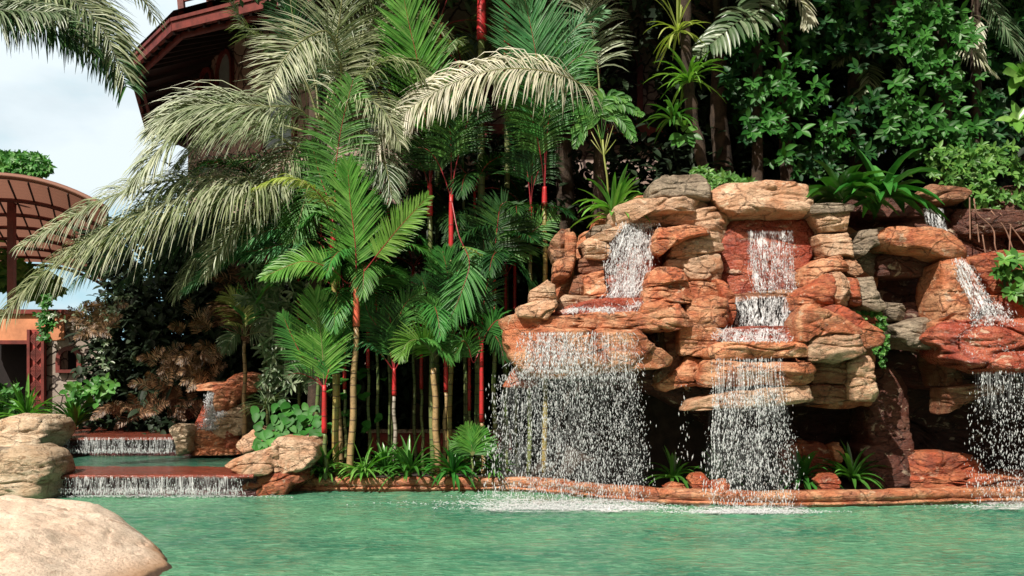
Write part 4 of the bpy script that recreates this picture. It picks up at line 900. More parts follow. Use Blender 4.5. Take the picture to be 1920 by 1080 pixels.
M['l_shrub'] = leaf_mat('shrub leaf', [(0.035, 0.13, 0.025), (0.065, 0.21, 0.04), (0.13, 0.30, 0.06)], .42, .25, .3)
M['l_heart'] = leaf_mat('heart leaf', [(0.018, 0.10, 0.014), (0.032, 0.16, 0.024), (0.06, 0.21, 0.035)], .5, .15, .2)
M['l_bronze'] = leaf_mat('bronze leaf', [(0.06, 0.03, 0.018), (0.13, 0.06, 0.03), (0.34, 0.19, 0.11), (0.04, 0.035, 0.015)], .4, .12)  # bronze tones lowered, shade mixed into the leaf colour
M['l_dark'] = leaf_mat('leaf with painted shade', [(0.008, 0.016, 0.008), (0.014, 0.028, 0.012), (0.022, 0.04, 0.016)], .55, 0, .2)  # near-black leaves, deep background shade put into the colour
M['l_canopy'] = leaf_mat('canopy leaf', [(0.03, 0.09, 0.03), (0.05, 0.13, 0.04)], .45, .1)
M['l_yellow'] = leaf_mat('yellow green leaf', [(0.24, 0.34, 0.06), (0.34, 0.42, 0.12), (0.42, 0.45, 0.18)], .4, .3)
M['rachis'] = flat_mat('green leaf stem', (0.16, 0.17, 0.06), .45)
M['rachis_d'] = flat_mat('dark leaf stem', (0.05, 0.06, 0.025), .5)
M['redshaft'] = flat_mat('sealing wax red stem', (0.55, 0.018, 0.028), .34, var=.4, scale=7, bmp=.3)
M['redstem'] = flat_mat('dull red leaf stem', (0.26, 0.022, 0.03), .35, var=.3, scale=8, bmp=.1)
M['pinkshaft'] = flat_mat('faded red stem', (0.60, 0.12, 0.07), .35, var=.3, scale=4, bmp=.1)
def cane_mat(name, c1, c2, ring, gap=.16):
    m, N, L, b = nmat(name); pos = N.new('ShaderNodeNewGeometry').outputs['Position']
    sp = N.new('ShaderNodeSeparateXYZ'); L.new(pos, sp.inputs[0])
    md = N.new('ShaderNodeMath'); md.operation = 'PINGPONG'; md.inputs[1].default_value = gap/2; L.new(sp.outputs[2], md.inputs[0])
    r = maprange(N, L, md.outputs[0], 0.0, 0.016, 1, 0, True)
    c = mix(N, L, maprange(N, L, nz(N, L, pos, 4, 5, .65), .38, .62), c1, c2)
    c = mix(N, L, maprange(N, L, nz(N, L, pos, 30, 5, .7), .52, .66, 0, .6), c, (0.07, .05, .03))
    L.new(mix(N, L, r, c, ring), b.inputs['Base Color']); b.inputs['Roughness'].default_value = .45; bump(N, L, b, r, .4, .006); return m
M['cane_y'] = cane_mat('yellow ringed cane', (0.34, 0.24, 0.07), (0.24, 0.24, 0.08), (0.10, 0.06, 0.03))
M['cane_t'] = cane_mat('tan ringed cane', (0.42, 0.28, 0.13), (0.30, 0.20, 0.10), (0.10, 0.06, 0.04))
M['cane_g'] = cane_mat('green ringed cane', (0.10, 0.17, 0.05), (0.18, 0.20, 0.07), (0.04, 0.05, 0.03))
M['redshaft'] = cane_mat('sealing wax red stem', (0.56, 0.020, 0.028), (0.40, 0.022, 0.022), (0.17, 0.02, 0.018), .34)
M['cane_w'] = cane_mat('whitish ringed cane', (0.45, 0.40, 0.35), (0.30, 0.26, 0.22), (0.08, 0.06, 0.05), .10)
M['bark'] = flat_mat('mossy bark with painted shade', (0.045, 0.028, 0.018), .9, var=.6, scale=9, bmp=1)  # bark colour lowered to carry the canopy's shade
M['root'] = flat_mat('aerial root', (0.24, 0.13, 0.09), .8, var=.4)

rnd = random.Random(11); rg2 = np.random.default_rng(21)
def frond(mb, pts, Lf, n=44, W=.014, N=(0, -1, .25), droop=.5, sweep=.6, u0=.18, rr=.011, mi=0, mir=1, jit=.08, sides=(1, -1), lift=.12, prof='leaflet', tipk=.45, gap=1.0):
    c = np.array([tuple(p) for p in catmull(pts, 70)]); mb.tube([Vector(q) for q in c[::3]], list(np.linspace(rr, rr*.25, len(c[::3]))), 5, mir)
    seg = np.linalg.norm(np.diff(c, axis=0), axis=1); cum = np.concatenate([[0], np.cumsum(seg)])/seg.sum()
    N = np.array(N, float); n = int(n*1.45); W = W*.92
    for s in sides:
        u = u0+(1-u0)*(np.arange(n)+.5+.15*s)/n + rg2.normal(0, .15/n, n); u = np.clip(u, 0, .999)
        B = np.stack([np.interp(u, cum, c[:, i]) for i in range(3)], 1)
        B2 = np.stack([np.interp(np.clip(u+.02, 0, 1), cum, c[:, i]) for i in range(3)], 1); B1 = np.stack([np.interp(np.clip(u-.02, 0, 1), cum, c[:, i]) for i in range(3)], 1)
        T = nrm(B2-B1); S_ = nrm(np.cross(T, N)); NN = np.cross(S_, T)
        w = (u-u0)/(1-u0); sw = sweep+w*.55+rg2.normal(0, jit, n)
        D = S_*s*np.cos(sw)[:, None]+T*np.sin(sw)[:, None]+NN*(lift+rg2.normal(0, jit, n))[:, None]
        ln = Lf*(.50+.50*np.sin(np.pi*np.clip(w*.78+.16, 0, 1)))*(1-(1-tipk)*w**3)*(1+rg2.normal(0, .06, n))
        strips(mb, B, D, ln, W, droop*(1+rg2.normal(0, .18, n)), NN, prof, mi=mi)

def PP(l, d):   # pixel triples -> world points; third value is an offset in depth
    return [P(q[0], q[1], d+(q[2] if len(q) > 2 else 0)) for q in l]
UP = (0, -.25, 1); FACE = (0, -1, .25)

def palm(label, x0, x1, yc, yt, d, r, cane, shaft, fronds, cat='palm tree', group='red stemmed palms among the rocks', name='sealing_wax_palm', zb=.08, rs=None, sh_r=1.15):
    b = Vector(((x0-960)/F*d, d, zb)); t = thing(name, b, label, cat, group)
    top = P(x1, yc, d); pts = [b.lerp(top, k/14)+Vector((math.sin(k*.9+x0)*.010, 0, 0)) for k in range(15)]; pts[-1] = top
    mb = MB(); mb.tube(pts, list(np.linspace(r*1.25, r*.92, 15)), 10); mb.build('trunk', M[cane], t)
    tp = P(x1, yt, d)
    if shaft:
        mb = MB(); mb.tube([top.lerp(tp, k/8) for k in range(9)], [r*sh_r*(1.06-.28*(k/8)**2) for k in range(9)], 10); mb.build('crownshaft', M[shaft], t)
    for f in fronds:
        f = dict(f); pts = f.pop('p'); m_ = f.pop('m', 'l_green'); rm = f.pop('r', 'redstem'); st = f.pop('free', False)
        q = PP(pts, d)
        if not st: q = [tp-Vector((0, 0, .05))]+q
        mb = MB(); frond(mb, q, **f); mb.build('frond', [M[m_], M[rm]], t)
    return t
def spray(cnt, L, a0=0, el=(.5, 1.1), arc=.9, **k):
    """fronds sent out around the crown, given as offsets from the shaft top"""
    out = []
    for i in range(cnt):
        az = a0+i*2*math.pi/cnt+rnd.uniform(-.3, .3); e = rnd.uniform(*el); out.append((az, e, L*rnd.uniform(.8, 1.15), arc, k))
    return out
def add_spray(t, tp, sp):
    for az, e, L, arc, k in sp:
        k = dict(k); m_ = k.pop('m', 'l_green'); rm = k.pop('r', 'rachis_d'); h = Vector((math.cos(az), math.sin(az), 0)); p = tp.copy(); pts = [p.copy()]; el = e
        for j in range(5):
            p = p+(h*math.cos(el)+Vector((0, 0, 1))*math.sin(el))*L/5; el -= arc*.42; pts.append(p.copy())
        mb = MB(); frond(mb, pts, N=(h.x*-.2, h.y*-.2, 1), **k); mb.build('frond', [M[m_], M[rm]], t)
f_ = lambda p, Lf, **k: dict(p=p, Lf=Lf, **k)

# ---- red stemmed palms, left group
palm('ringed yellow green cane with a red shaft, left of the two tall front palms', 631, 625, 487, 430, 12.3, .040, 'cane_y', 'redshaft', [
  f_([(628, 380), (629, 320), (640, 240), (662, 150)], .62, m='l_green', droop=.7, sweep=.3, u0=.32, n=40),
  f_([(610, 380, -.2), (575, 345, -.4), (530, 335, -.5), (480, 352, -.6)], .42, m='l_yellow', droop=1.3, sweep=.4, N=UP, u0=.25, n=34),
  f_([(632, 370, .3), (660, 330, .6), (700, 320, .9), (750, 345, 1.1)], .45, m='l_green', droop=1.0, N=UP, n=34),
  f_([(620, 390, .2), (600, 330, .3), (585, 270, .3)], .5, m='l_green', droop=.6, n=32)])
palm('pinkish tan cane with a tall faded red shaft under the brightest fan frond', 656, 668, 612, 520, 12.15, .040, 'cane_t', 'pinkshaft', [
  f_([(667, 470), (662, 420), (656, 370), (652, 306)], .60, m='l_bright', droop=.22, sweep=.62, u0=.12, n=46, W=.016),
  f_([(690, 500), (715, 468, -.1), (750, 425, -.2), (803, 368, -.3)], .34, m='l_bright', droop=.35, sweep=.5, u0=.28, n=42),
  f_([(650, 530), (625, 508, -.2), (570, 490, -.4), (492, 520, -.6)], .36, m='l_bright', droop=.75, sweep=.4, u0=.2, n=48, N=(0, -.8, .6)),
  f_([(685, 545, .3), (715, 520, .5), (760, 515, .7)], .42, m='l_green', droop=.8, n=34),
  f_([(655, 560, .2), (640, 590, .2), (618, 600, .3), (580, 615, .3)], .35, m='l_green', droop=.7, n=30)])
palm('short red stemmed palm with one broad upright frond beside the heart leaved plant', 612, 608, 812, 722, 12.05, .030, 'cane_g', 'redshaft', [
  f_([(606, 690), (604, 650), (598, 600), (590, 550)], .56, m='l_bright', droop=.25, sweep=.62, u0=.10, n=46, W=.015, r='rachis'),
  f_([(590, 700), (565, 665), (545, 625), (530, 590)], .34, m='l_green', droop=.4, sweep=.6, n=34),
  f_([(618, 690), (635, 650, .1), (650, 610, .2)], .3, m='l_green', droop=.6, n=26),
  f_([(590, 712), (560, 700, -.2), (535, 705, -.3)], .2, m='l_silver', droop=.4, n=10)])
palm('slim pale spotted cane standing close behind the two tall front palms', 640, 628, 560, 500, 12.6, .032, 'cane_t', 'redstem', [
  f_([(618, 480), (590, 450), (540, 455), (480, 470), (370, 480)], .42, m='l_blue', droop=.7, sweep=.45, N=(0, -.6, .8), n=54, u0=.25),
  f_([(622, 470), (600, 440, .1), (545, 425, .1), (470, 445, 0), (400, 500, 0), (345, 548, 0)], .45, m='l_blue', droop=.6, sweep=.5, n=56, u0=.3, N=(0, -.6, .8)),
  f_([(640, 470, .3), (680, 440, .4), (720, 450, .5)], .4, m='l_green', droop=.8, n=34)])
palm('thin red stem leaning left of the yellow cane near the heart leaved plant', 592, 602, 500, 455, 12.9, .026, 'cane_g', 'redshaft', [
  f_([(598, 410), (570, 370), (530, 365)], .45, m='l_olive', droop=1.1, N=UP, n=36),
  f_([(604, 400), (612, 350), (600, 300), (570, 280)], .45, m='l_green', droop=.7, n=36),
  f_([(580, 440), (540, 430), (500, 450)], .4, m='l_blue', droop=.8, N=UP, n=36)])
palm('dull red shaft on a long green cane beneath the tallest bright frond', 812, 806, 405, 345, 12.9, .036, 'cane_g', 'redshaft', [
  f_([(804, 290), (798, 220), (784, 120), (768, 50), (752, -30)], .78, m='l_bright', droop=.2, sweep=.6, u0=.26, n=56, W=.018),
  f_([(790, 310, .2), (760, 270, .3), (720, 260, .2), (680, 285, .1)], .55, m='l_green', droop=.9, N=UP, n=40),
  f_([(815, 300, .2), (840, 240, .3), (850, 180, .4), (880, 150, .4)], .55, m='l_deep', droop=.6, n=40),
  f_([(812, 290, .2), (822, 240, .4), (815, 180, .5), (820, 120, .5)], .6, m='l_olive', droop=.5, n=40)])
palm('bare golden cane with splayed red leaf stems in the dark centre', 843, 846, 485, 365, 12.8, .032, 'cane_y', 'redshaft', [
  f_([(832, 330), (818, 300), (800, 280), (770, 275)], .4, m='l_deep', droop=.8, n=30, u0=.4),
  f_([(853, 320), (866, 270), (880, 220), (900, 190)], .5, m='l_deep', droop=.7, n=34, u0=.4),
  f_([(846, 320), (845, 260), (838, 200)], .45, m='l_green', droop=.9, n=34, u0=.4),
  f_([(860, 440, -.2), (880, 490, -.3), (868, 540, -.4), (840, 610, -.4)], .5, m='l_green', droop=.5, n=36, u0=.4)])
palm('small palm on a whitish ringed stem in front of the low maroon wall', 742, 739, 742, 690, 12.55, .026, 'cane_w', 'redshaft', [
  f_([(730, 655), (712, 620), (690, 585), (680, 545)], .38, m='l_green', droop=.4, n=36),
  f_([(742, 650), (745, 610), (760, 570), (790, 545)], .38, m='l_green', droop=.5, n=36),
  f_([(760, 660, -.1), (785, 640, -.2), (815, 640, -.3), (845, 680, -.4)], .34, m='l_green', droop=.8, n=36, N=UP),
  f_([(715, 665, -.1), (690, 645, -.2), (660, 650, -.3), (640, 690, -.3)], .32, m='l_blue', droop=.9, n=34, N=UP),
  f_([(738, 650), (732, 600), (720, 560)], .36, m='l_deep', droop=.5, n=34)])
palm('stout tan cane with a small yellow green arching frond', 822, 813, 690, 665, 12.45, .042, 'cane_t', None, [
  f_([(805, 655, -.1), (788, 638, -.2), (765, 642, -.3), (748, 672, -.4)], .36, m='l_bright', droop=.5, n=38, N=FACE, r='rachis', u0=.08),
  f_([(815, 640), (812, 600), (800, 560)], .34, m='l_green', droop=.5, n=32, r='rachis'),
  f_([(832, 655), (850, 640), (872, 655)], .3, m='l_green', droop=.9, n=28, r='rachis')], sh_r=1)
palm('slender cane with a deep red shaft tight against the stout tan one', 832, 836, 735, 610, 12.6, .026, 'cane_t', 'redshaft', [
  f_([(822, 590), (805, 560), (790, 520)], .36, m='l_deep', droop=.6, n=30, u0=.35),
  f_([(838, 560), (840, 520), (830, 470)], .45, m='l_green', droop=.5, n=34, u0=.3),
  f_([(850, 580), (880, 560), (915, 575)], .36, m='l_deep', droop=.9, n=30)])
palm('tan cane with long thin red leaf stems left of the waterfall curtain', 908, 903, 792, 640, 12.6, .028, 'cane_t', 'redshaft', [
  f_([(890, 610), (876, 580), (862, 530), (855, 490)], .34, m='l_deep', droop=.7, n=26, u0=.5),
  f_([(905, 590), (912, 540), (925, 490)], .36, m='l_deep', droop=.6, n=28, u0=.4),
  f_([(888, 680, -.1), (878, 650, -.2), (866, 640, -.3), (850, 670, -.3)], .3, m='l_green', droop=.8, n=24, u0=.4),
  f_([(915, 620, -.1), (935, 600, -.2), (955, 620, -.3)], .3, m='l_green', droop=.9, n=26)])
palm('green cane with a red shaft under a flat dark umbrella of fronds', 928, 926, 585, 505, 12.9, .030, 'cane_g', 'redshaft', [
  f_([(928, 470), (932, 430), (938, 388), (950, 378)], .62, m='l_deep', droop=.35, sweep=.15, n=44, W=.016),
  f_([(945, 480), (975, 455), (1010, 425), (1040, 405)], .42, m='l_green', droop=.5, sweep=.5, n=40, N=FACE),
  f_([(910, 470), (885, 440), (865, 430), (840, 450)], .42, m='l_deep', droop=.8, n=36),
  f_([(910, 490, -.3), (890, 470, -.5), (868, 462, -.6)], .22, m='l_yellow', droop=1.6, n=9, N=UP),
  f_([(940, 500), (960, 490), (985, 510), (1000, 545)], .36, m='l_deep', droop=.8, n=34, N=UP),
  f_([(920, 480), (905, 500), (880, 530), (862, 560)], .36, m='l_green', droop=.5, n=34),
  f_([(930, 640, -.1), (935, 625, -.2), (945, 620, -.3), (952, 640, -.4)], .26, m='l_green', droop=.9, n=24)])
palm('thin cane with a short bright red shaft, second from the rocks', 992, 995, 430, 388, 12.95, .030, 'cane_g', 'redshaft', [
  f_([(992, 350), (985, 310), (968, 285)], .4, m='l_deep', droop=.7, n=26, u0=.5),
  f_([(997, 340), (998, 290), (990, 250), (970, 220)], .5, m='l_deep', droop=.8, n=34, u0=.4),
  f_([(1000, 350), (1015, 310), (1035, 290)], .4, m='l_deep', droop=.8, n=26, u0=.4)])
palm('tall cane with a vivid red shaft nearest to the rocks', 1022, 1021, 386, 350, 12.9, .034, 'cane_y', 'redshaft', [
  f_([(1022, 300), (1019, 220), (1003, 90), (975, -40)], .85, m='l_blue', droop=.25, sweep=.6, u0=.34, n=58, W=.018),
  f_([(1024, 300), (1030, 220), (1060, 130), (1110, 90)], .6, m='l_green', droop=.7, sweep=.5, n=46, u0=.3),
  f_([(1020, 290, .2), (1025, 200, .4), (1065, 70, .6), (1130, 20, .6)], .6, m='l_blue', droop=.7, n=46, u0=.3),
  f_([(1015, 300), (1000, 230), (980, 190), (940, 190)], .5, m='l_green', droop=.9, n=40, u0=.3)])
for lab, x, yc, yt, d in (('stout red shaft crossing the top edge right of the middle', 903, 75, -30, 13.6), ('dark red shaft beside the tallest bright frond near the top', 822, 135, 55, 14.2), ('thin red shaft at the top between the stout shaft and the blue green frond', 951, 115, 10, 14.0)):
    t = palm(lab, x-4, x, yc, yt, d, .055 if x == 903 else .045, 'cane_g', 'redshaft', [], sh_r=1.3)
    add_spray(t, P(x, yt, d), spray(6, 2.0, rnd.random(), (.5, 1.2), .9, Lf=.6, n=36, m='l_olive', droop=.8, W=.016, r='redstem', u0=.25))
for lab, x, yc, yt, d, mm, zz in (
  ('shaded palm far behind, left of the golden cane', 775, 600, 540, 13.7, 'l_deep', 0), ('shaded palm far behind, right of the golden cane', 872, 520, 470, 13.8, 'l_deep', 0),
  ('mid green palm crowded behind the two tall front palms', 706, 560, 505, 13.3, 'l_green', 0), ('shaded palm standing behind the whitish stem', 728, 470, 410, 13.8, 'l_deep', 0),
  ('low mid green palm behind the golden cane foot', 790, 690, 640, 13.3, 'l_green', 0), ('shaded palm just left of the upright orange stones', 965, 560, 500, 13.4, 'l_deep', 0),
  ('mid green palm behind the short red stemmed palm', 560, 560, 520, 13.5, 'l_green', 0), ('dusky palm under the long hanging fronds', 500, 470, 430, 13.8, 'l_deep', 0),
  ('tall slim palm behind the pale glare toned frond', 868, 240, 180, 13.9, 'l_olive', 0), ('tall slim palm behind the tallest bright frond', 730, 240, 190, 14.0, 'l_deep', 0), ('low dark palm behind the red stemmed one near the curtain', 880, 730, 690, 13.2, 'l_deep', 0),
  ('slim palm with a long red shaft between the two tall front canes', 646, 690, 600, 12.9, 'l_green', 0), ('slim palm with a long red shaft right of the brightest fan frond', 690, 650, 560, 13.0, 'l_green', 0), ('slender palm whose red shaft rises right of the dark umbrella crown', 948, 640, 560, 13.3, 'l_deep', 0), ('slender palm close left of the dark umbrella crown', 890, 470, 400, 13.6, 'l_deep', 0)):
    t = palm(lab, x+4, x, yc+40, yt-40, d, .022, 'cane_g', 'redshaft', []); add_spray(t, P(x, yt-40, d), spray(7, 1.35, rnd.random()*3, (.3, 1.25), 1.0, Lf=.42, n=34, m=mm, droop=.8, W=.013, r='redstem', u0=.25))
palm('low bright seedling palm rising among the kerb bromeliads', 885, 886, 860, 848, 11.9, .015, 'cane_g', None, [
  f_([(884, 835), (880, 815), (872, 800)], .26, m='l_bright', droop=.4, n=24, u0=.05, r='rachis'), f_([(890, 838), (896, 820), (900, 805)], .26, m='l_bright', droop=.4, n=24, u0=.05, r='rachis'),
  f_([(878, 842), (862, 832), (850, 838)], .22, m='l_green', droop=.6, n=22, u0=.05, r='rachis'), f_([(895, 842), (912, 832), (925, 840)], .22, m='l_green', droop=.6, n=22, u0=.05, r='rachis')], group=None, name='seedling_palm')

# ---- the big pale coconut palm
co = thing('coconut_palm', ((590-960)/F*13.2, 13.2, .3), 'big coconut palm whose pale arching fronds fill the upper left', 'palm tree')
mb = MB(); a = Vector(((590-960)/F*13.2, 13.2, .3)); bb = P(602, 250, 13.2); mb.tube([a.lerp(bb, k/12)+Vector((math.sin(k*.5)*.03, 0, 0)) for k in range(13)], list(np.linspace(.16, .10, 13)), 12); mb.build('trunk', M['bark'], co)
CF = [
 ([(602, 258), (640, 150, -.2), (618, 62, -.5), (565, 78, -.8), (528, 118, -1), (500, 175, -1.1)], .70, dict(m='l_pale', droop=.45, sweep=.25, u0=.30, n=64, N=FACE)),
 ([(600, 255), (560, 205, -.3), (500, 200, -.6), (430, 196, -.8), (350, 205, -.9), (285, 245, -1)], .95, dict(m='l_pale', droop=1.3, sweep=.75, u0=.12, n=84, N=(0, -.75, .65))),
 ([(600, 262), (560, 280, -.3), (500, 240, -.6), (440, 222, -.8), (360, 226, -1), (290, 290, -1.2), (250, 350, -1.3)], .85, dict(m='l_pale', droop=1.2, sweep=.7, u0=.2, n=84, N=(0, -.6, .8))),
 ([(598, 275), (540, 335, -.3), (440, 332, -.6), (350, 335, -.8), (250, 352, -1), (150, 398, -1.1), (38, 462, -1.2)], .72, dict(m='l_pale', droop=1.5, sweep=.45, u0=.2, n=100, N=(0, -.55, .85))),
 ([(598, 280), (545, 350, -.4), (460, 362, -.8), (380, 378, -1), (260, 420, -1.2), (150, 470, -1.3), (60, 530, -1.4), (0, 600, -1.5)], .95, dict(m='l_olive', droop=1.6, sweep=.35, u0=.2, n=110, N=(0, -.5, .9))),
 ([(598, 280), (545, 340, -.3), (470, 348, -.7), (400, 350, -.9), (300, 385, -1.1), (200, 430, -1.2), (110, 480, -1.2)], .85, dict(m='l_pale', droop=1.6, sweep=.35, u0=.2, n=100, N=(0, -.5, .9))),
 ([(602, 245), (570, 150, .1), (515, 90, 0), (460, 50, -.2), (425, -15, -.3)], .55, dict(m='l_olive', droop=1.1, sweep=.5, u0=.25, n=60, N=UP)),
 ([(605, 250), (640, 130, .1), (690, 60, .2), (760, 30, .2), (830, 60, .1)], .8, dict(m='l_olive', droop=1.2, sweep=.5, u0=.2, n=70, N=(0, -.4, .9))),
 ([(605, 250), (650, 180, -.2), (710, 120, -.4), (770, 120, -.5), (820, 170, -.6)], .7, dict(m='l_olive', droop=1.2, sweep=.5, u0=.2, n=64, N=(0, -.4, .9))),
 ([(605, 255), (640, 205, -.4), (685, 185, -.7), (725, 215, -.9), (750, 270, -1)], .6, dict(m='l_pale', droop=1.1, sweep=.5, u0=.1, n=60, N=(0, -.4, .9))),
 ([(604, 262), (640, 240, -.4), (690, 250, -.7), (720, 300, -.8), (735, 370, -.9)], .6, dict(m='l_silver', droop=.9, sweep=.5, u0=.1, n=60, N=(0, -.7, .7))),
 ([(598, 262), (565, 270, -.3), (530, 310, -.5), (505, 370, -.6)], .6, dict(m='l_olive', droop=1.0, sweep=.5, u0=.1, n=60, N=(0, -.7, .7))),
 ([(600, 258), (590, 150, .2), (555, 60, .3), (540, -30, .3)], .6, dict(m='l_deep', droop=.6, sweep=.6, u0=.3, n=50, N=FACE)),
 ([(603, 250), (625, 120, .3), (640, 10, .3), (650, -80, .3)], .8, dict(m='l_olive', droop=.7, sweep=.6, u0=.3, n=50, N=FACE)),
 ([(603, 250), (655, 110, .4), (720, 10, .5), (790, -50, .5)], .8, dict(m='l_olive', droop=.9, sweep=.5, u0=.3, n=60, N=FACE)),
 ([(600, 270), (560, 310, -.2), (490, 385, -.5), (430, 440, -.7), (385, 520, -.8)], .5, dict(m='l_pale', droop=.9, sweep=.5, u0=.25, n=64, N=(0, -.6, .8))),
 ([(600, 275), (540, 300, .2), (450, 300, .2), (370, 320, .1), (290, 370, 0), (210, 440, -.1)], .9, dict(m='l_deep', droop=1.6, sweep=.35, u0=.2, n=80, N=(0, -.5, .9))),  # extra rear fronds added from here to shade the shrubs below
 ([(600, 280), (540, 340, .5), (450, 360, .7), (350, 390, .8), (240, 450, .8), (140, 530, .8)], .95, dict(m='l_deep', droop=1.6, sweep=.35, u0=.2, n=80, N=(0, -.5, .9))),
 ([(600, 285), (550, 370, .4), (480, 400, .8), (400, 420, 1.0), (310, 460, 1.1), (230, 530, 1.2)], .95, dict(m='l_deep', droop=1.6, sweep=.35, u0=.2, n=80, N=(0, -.5, .9))),
 ([(600, 285), (560, 370, .2), (510, 400, .3), (450, 420, .4), (380, 470, .5), (330, 550, .6)], .8, dict(m='l_olive', droop=1.4, sweep=.4, u0=.2, n=80, N=(0, -.5, .9))),
 ([(602, 260), (550, 240, .3), (480, 230, .4), (400, 250, .4), (330, 310, .4)], .8, dict(m='l_olive', droop=1.4, sweep=.4, u0=.2, n=80, N=(0, -.5, .9))),
 ([(604, 255), (660, 160, .5), (730, 120, .7), (790, 150, .8), (830, 220, .8)], .7, dict(m='l_deep', droop=1.2, sweep=.4, u0=.2, n=80, N=(0, -.5, .9))),
 ([(600, 280), (585, 330, -.4), (565, 400, -.6), (545, 470, -.7)], .5, dict(m='l_green', droop=.8, sweep=.6, u0=.2, n=50, N=FACE)),
]
for pts, Lf, k in CF:
    k = dict(k); m_ = k.pop('m'); mb = MB(); frond(mb, PP(pts, 13.2), Lf*1.15, W=.0105, rr=.022, jit=.13, **k); mb.build('frond', [M[m_], M['rachis']], co)
# the pale frond reaching right, sun glare painted in its colour
co2 = thing('coconut_palm', ((1110-960)/F*13.6, 13.6, .3), 'coconut palm behind the rocks with one long pale glare toned frond arching left', 'palm tree')
mb = MB(); a = Vector(((1118-960)/F*13.6, 13.6, .3)); bb = P(1125, 215, 13.6); mb.tube([a.lerp(bb, k/10) for k in range(11)], list(np.linspace(.13, .09, 11)), 12); mb.build('trunk', M['bark'], co2)
for pts, Lf, k in [
 ([(1125, 215), (1105, 172, -.5), (1070, 148, -.9), (1010, 132, -1.1), (930, 131, -1.2), (840, 160, -1.2), (755, 215, -1.2), (690, 300, -1.2)], .80, dict(m='l_cream', droop=1.7, sweep=.25, u0=.03, n=120, N=(0, -.8, .6), W=.0135)),
 ([(1125, 212), (1100, 150, 0), (1050, 90, .1), (990, 70, 0)], .6, dict(m='l_green', droop=1.0, sweep=.5, u0=.2, n=50, N=UP)),
 ([(1126, 215), (1120, 120, .1), (1100, 20, .2), (1060, -60, .2)], .7, dict(m='l_pale', droop=1.0, sweep=.5, u0=.3, n=50, N=FACE)),
 ([(1126, 215), (1090, 190, -.3), (1060, 200, -.4), (1030, 260, -.5)], .55, dict(m='l_deep', droop=1.0, sweep=.5, u0=.1, n=46, N=UP)),
]:
    k = dict(k); m_ = k.pop('m'); W = k.pop('W', .014); mb = MB(); frond(mb, PP(pts, 13.6), Lf, W=W, rr=.020, jit=.12, **k); mb.build('frond', [M[m_], M['rachis']], co2)
# near coconut palm reaching in from the upper left
co3 = thing('coconut_palm', (-11.2, 12.8, .05), 'nearest coconut palm hanging its frond tips in at the upper left corner', 'palm tree')
mb = MB(); mb.tube([(-11.2, 12.8, -.6), (-11.0, 12.8, 3), (-10.4, 12.7, 6), (-9.7, 12.6, 8.1)], [.2, .15, .13, .11], 12); mb.build('trunk', M['bark'], co3)
for pts, Lf, k in [
 ([(-320, -160), (-150, -110, -.2), (0, -70, -.3), (110, -30, -.4), (185, 30, -.4), (232, 128, -.4)], .62, dict(m='l_olive', droop=1.2, n=120, N=(0,-.7,.7))),
 ([(-320, -160), (-150, -70, -.2), (-20, -25, -.3), (80, -5, -.4), (160, 45, -.4), (205, 95, -.4), (238, 150, -.4)], .62, dict(m='l_deep', droop=1.2, n=120, N=(0,-.7,.7))),
 ([(-320, -160), (-200, -60, -.3), (-80, -15, -.5), (20, 5, -.6), (100, 30, -.7), (160, 80, -.7)], .60, dict(m='l_deep', droop=1.6, n=120, N=(0,-.7,.7))),
 ([(-320, -160), (-120, -120, 0), (60, -80, 0), (180, -60, 0), (260, -20, 0), (290, 20, 0)], .5, dict(m='l_pale', droop=1.0, n=80, N=UP)),
 ([(-320, -160), (-160, -90, .3), (-20, -50, .3), (90, -20, .3), (170, 20, .3), (215, 70, .3)], .62, dict(m='l_olive', droop=1.4, n=110, N=(0,-.7,.7))),
 ([(-320, -160), (-180, -110, .5), (-60, -60, .5), (40, -30, .5), (120, -10, .5)], .62, dict(m='l_deep', droop=1.6, n=110, N=(0,-.7,.7))),
 ([(-320, -160), (-220, -90, -.5), (-120, -30, -.8), (-40, 0, -1), (40, 5, -1), (110, 10, -1)], .6, dict(m='l_silver', droop=1.6, n=110, N=(0,-.7,.7)))]:
    k = dict(k); m_ = k.pop('m'); mb = MB(); frond(mb, [q-Vector((0, 0, .10)) for q in PP(pts, 12.6)], Lf*2.0, W=.013, rr=.018, sweep=.35, u0=.12, jit=.14, **k); mb.build('frond', [M[m_], M['rachis_d']], co3)

# ---- small pale leaved palm left of the fountain
t = palm('small straw stemmed palm with pale fanning leaves behind the red rock arch', 458, 459, 640, 625, 14.0, .03, 'cane_t', None, [
  f_([(455, 600), (440, 580), (415, 570), (395, 590)], .4, m='l_bronze', droop=1.0, n=26, N=UP, r='rachis'), f_([(470, 610), (500, 590), (530, 600), (560, 640)], .42, m='l_silver', droop=.8, n=30, r='rachis'),
  f_([(465, 590), (480, 560), (510, 540)], .45, m='l_green', droop=.6, n=28, r='rachis'), f_([(450, 590), (435, 560), (420, 560)], .4, m='l_yellow', droop=.8, n=26, r='rachis'),
  f_([(475, 625, -.2), (500, 625, -.3), (530, 650, -.4)], .36, m='l_silver', droop=.8, n=24, r='rachis'), f_([(445, 625, -.2), (430, 640, -.3), (425, 660, -.4)], .3, m='l_silver', droop=.9, n=22, r='rachis')], group=None, name='young_palm', zb=.5)

